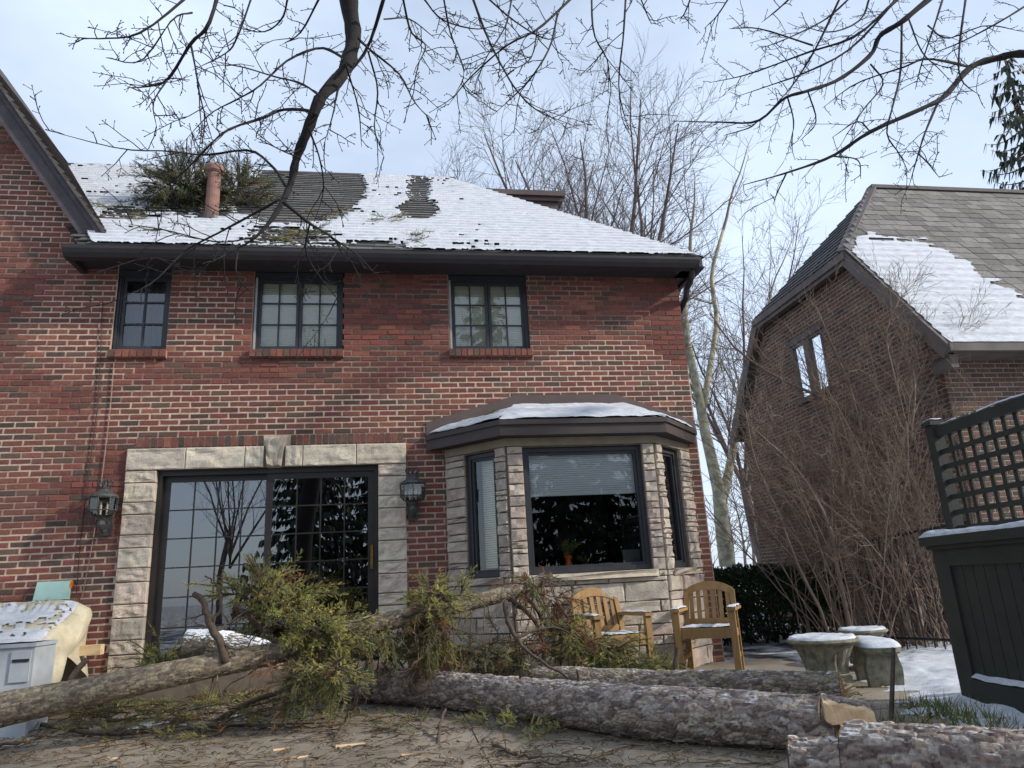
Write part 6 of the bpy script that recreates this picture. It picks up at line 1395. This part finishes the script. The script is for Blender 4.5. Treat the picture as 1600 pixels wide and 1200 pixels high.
loose('thin upright twig leaning on the front log', [(683, 1162, .0), (688, 1135, .05), (695, 1108, .12)], .012, .010, 6, 0)
loose('bare twiggy branch on the ground behind the grey storage box', [(-20, 1165, .02), (40, 1158, .03), (90, 1142, .05)], .014, .006, 7, 3)
loose('small curved branch lying in front of the front log', [(770, 1160, .02), (800, 1178, .015), (850, 1184, .015)], .012, .006, 8)
loose('reddish thin branch at the bottom edge below the front log', [(790, 1196, .01), (850, 1192, .012), (920, 1190, .012)], .008, .004, 9, 3)
a = PZ(1391, 1124, 0); g = G(); g.tube(smooth([(a[0], a[1], -.03), PY(1396, 1012, a[1]+.02)], 8), [.017, .016, .015, .015, .014, .014, .013, .012], 8); tag(g.obj('wooden_stake', M['limb']), 'upright bare stake standing in the snow beside the bench', 'stake')
g = G(); q = at_depth(1062, 1085, 5.9); q[2] = 0; g.tube(smooth([q, q+np.array([-.01, 0, .25]), PY(1060, 1012, q[1])], 8), [.03, .028, .026, .026, .024, .022, .02, .016], 8); o = g.obj('upright_branch', M['limb']); tag(o, 'broken upright branch standing behind the front log before the armchairs', 'branch')
for k, (x, y) in enumerate(((1330, 940), (1452, 1060))): pass
a = PY(170, 1000, -2.0); g = G(); g.tube(smooth([PY(105, 1072, -2.2), PY(118, 1050, -2.1), PY(136, 1030, -2.05)], 8), np.linspace(.02, .024, 8), 8); tag(g.obj('branch_stub', M['limb']), 'short thick stick leaning on the cream cover', 'branch')

# ------------------------------------------------------------------ litter
rng = np.random.default_rng(66); tw = Tw()
for k in range(2300):
    if rng.random() < .7: p = PZ(rng.uniform(-60, 1350), 1062+140*rng.random()**.8, 0)
    else: p = np.array([rng.uniform(-3.5, 3.2), rng.uniform(-4.2, -1.0), 0])
    a = rng.uniform(0, 2*PI); L_ = rng.choice([.05, .1, .2, .38], p=[.4, .34, .19, .07]); Q = wander(rng, (p[0], p[1], .012), (math.cos(a), math.sin(a), 0), L_, 5, .16, (0, 0, 0)); Q[:, 2] = .006+.02*rng.random()*np.abs(np.sin(np.arange(5))); r = rng.uniform(.0018, .0058); tw.add(Q, np.linspace(r, r*.5, 5), 4)
M['twl'] = mat('twig_litter_bark', srgb(128, 110, 88), srgb(66, 56, 48), 9, .95)
g = G(); tw.mesh(g); tag(g.obj('twig_litter', M['twl']), 'broken twigs scattered over the patio', 'twigs', kind='stuff')
g = G(); LC = [srgb(150, 108, 70), srgb(120, 92, 62), srgb(160, 130, 95), srgb(96, 76, 56), srgb(150, 120, 80), srgb(104, 100, 60), srgb(104, 100, 60)]
for k in range(1700):
    p = PZ(rng.uniform(-60, 1400), 1050+150*rng.random()**.8, 0); p[2] = .006+rng.random()*.01; s_ = rng.choice([.006, .009, .014, .024], p=[.4, .35, .2, .05]); a = rng.uniform(0, PI); u = np.array([math.cos(a), math.sin(a), rng.normal(0, .2)])*s_; v_ = np.array([-math.sin(a), math.cos(a), rng.normal(0, .2)])*s_*rng.uniform(.2, .6)
    g.add([p-u, p-v_*.9, p+u*1.1, p+v_+np.array([0, 0, s_*.3])], [(0, 1, 2, 3)], LC[rng.integers(7)]*rng.uniform(.7, 1.2))
n = 17000; q = np.array([PZ(x, y, 0) for x, y in zip(rng.uniform(-60, 1380, n), 1045+155*rng.random(n)**.9)]); dn_ = fbm(q*1.3, 3, 77); q = q[dn_ > .42]; n = len(q); q[:, 2] = rng.uniform(.003, .012, n); a = rng.uniform(0, 2*PI, n); u = np.stack([np.cos(a), np.sin(a), rng.normal(0, .15, n)], -1)*rng.uniform(.008, .024, n)[:, None]; w = np.stack([-u[:, 1], u[:, 0], 0*a], -1)*.14
g.add(np.stack([q-w, q+w, q+u], 1).reshape(-1, 3), np.arange(3*n).reshape(-1, 3), np.repeat(np.array([srgb(96, 92, 52), srgb(120, 96, 60), srgb(78, 76, 46), srgb(140, 116, 80)])[rng.integers(0, 4, n)], 3, 0))
tag(g.obj('leaf_litter', M['litter']), 'dry leaves, chips and cone scales strewn over the patio', 'litter', kind='stuff')
# splinters of fresh wood
for k, (x, y, a, L_, lb) in enumerate(((440, 1172, .3, .11, 'pale wood splinter at the bottom left of the patio'), (465, 1185, .35, .16, 'longest pale wood splinter lying on the patio'), (250, 1148, .5, .08, 'orange wood chip among the twigs in the left foreground'), (180, 1186, .1, .12, 'orange bark flake at the bottom left'), (548, 1165, .2, .2, 'bark stripped stick on the patio left of the front log'), (640, 1181, .05, .10, 'small pale chip on the patio in the middle foreground'))):
    p = PZ(x, y, 0); u = np.array([math.cos(a), math.sin(a), 0])*L_/2; w = np.array([-math.sin(a), math.cos(a), 0])*.012; z = np.array([0, 0, .014]); g = G(); g.add([p-u-w, p+u-w*.3, p+u+w*.2, p-u+w, p-u-w*.7+z, p+u*.9-w*.2+z*.6, p+u*.9+w*.2+z*.6, p-u+w*.7+z], BOXF); tag(g.obj('wood_splinter', M['wood']), lb, 'splinter', 'wood splinters on the patio')
# grass by the cabinet
n = 900; rng = np.random.default_rng(6); cl_ = np.array([PZ(1415, 1135), PZ(1470, 1120), PZ(1500, 1112), PZ(1540, 1135), PZ(1560, 1150), PZ(1440, 1105), PZ(1520, 1125)]); k = rng.integers(0, len(cl_), n); c = cl_[k]+rng.normal(0, .09, (n, 3))*np.array([1, 1, 0]); h = rng.uniform(.03, .12, n)[:, None]; d = rng.normal(0, .5, (n, 3))*np.array([1, 1, 0])+np.array([0, 0, 1]); w = rng.normal(0, .0035, (n, 3))*np.array([1, 1, 0])
V = np.stack([c-w, c+w, c+d*h], 1); gc = np.array([srgb(84, 100, 52), srgb(104, 112, 62), srgb(132, 118, 70)])[rng.integers(0, 3, n)]*rng.uniform(.7, 1.2, (n, 1)); g = G(); g.add(V.reshape(-1, 3), np.arange(3*n).reshape(-1, 3), np.repeat(gc, 3, 0)); tag(g.obj('grass', M['leaf']), 'green grass tufts poking through snow beside the cabinet', 'grass', kind='stuff')
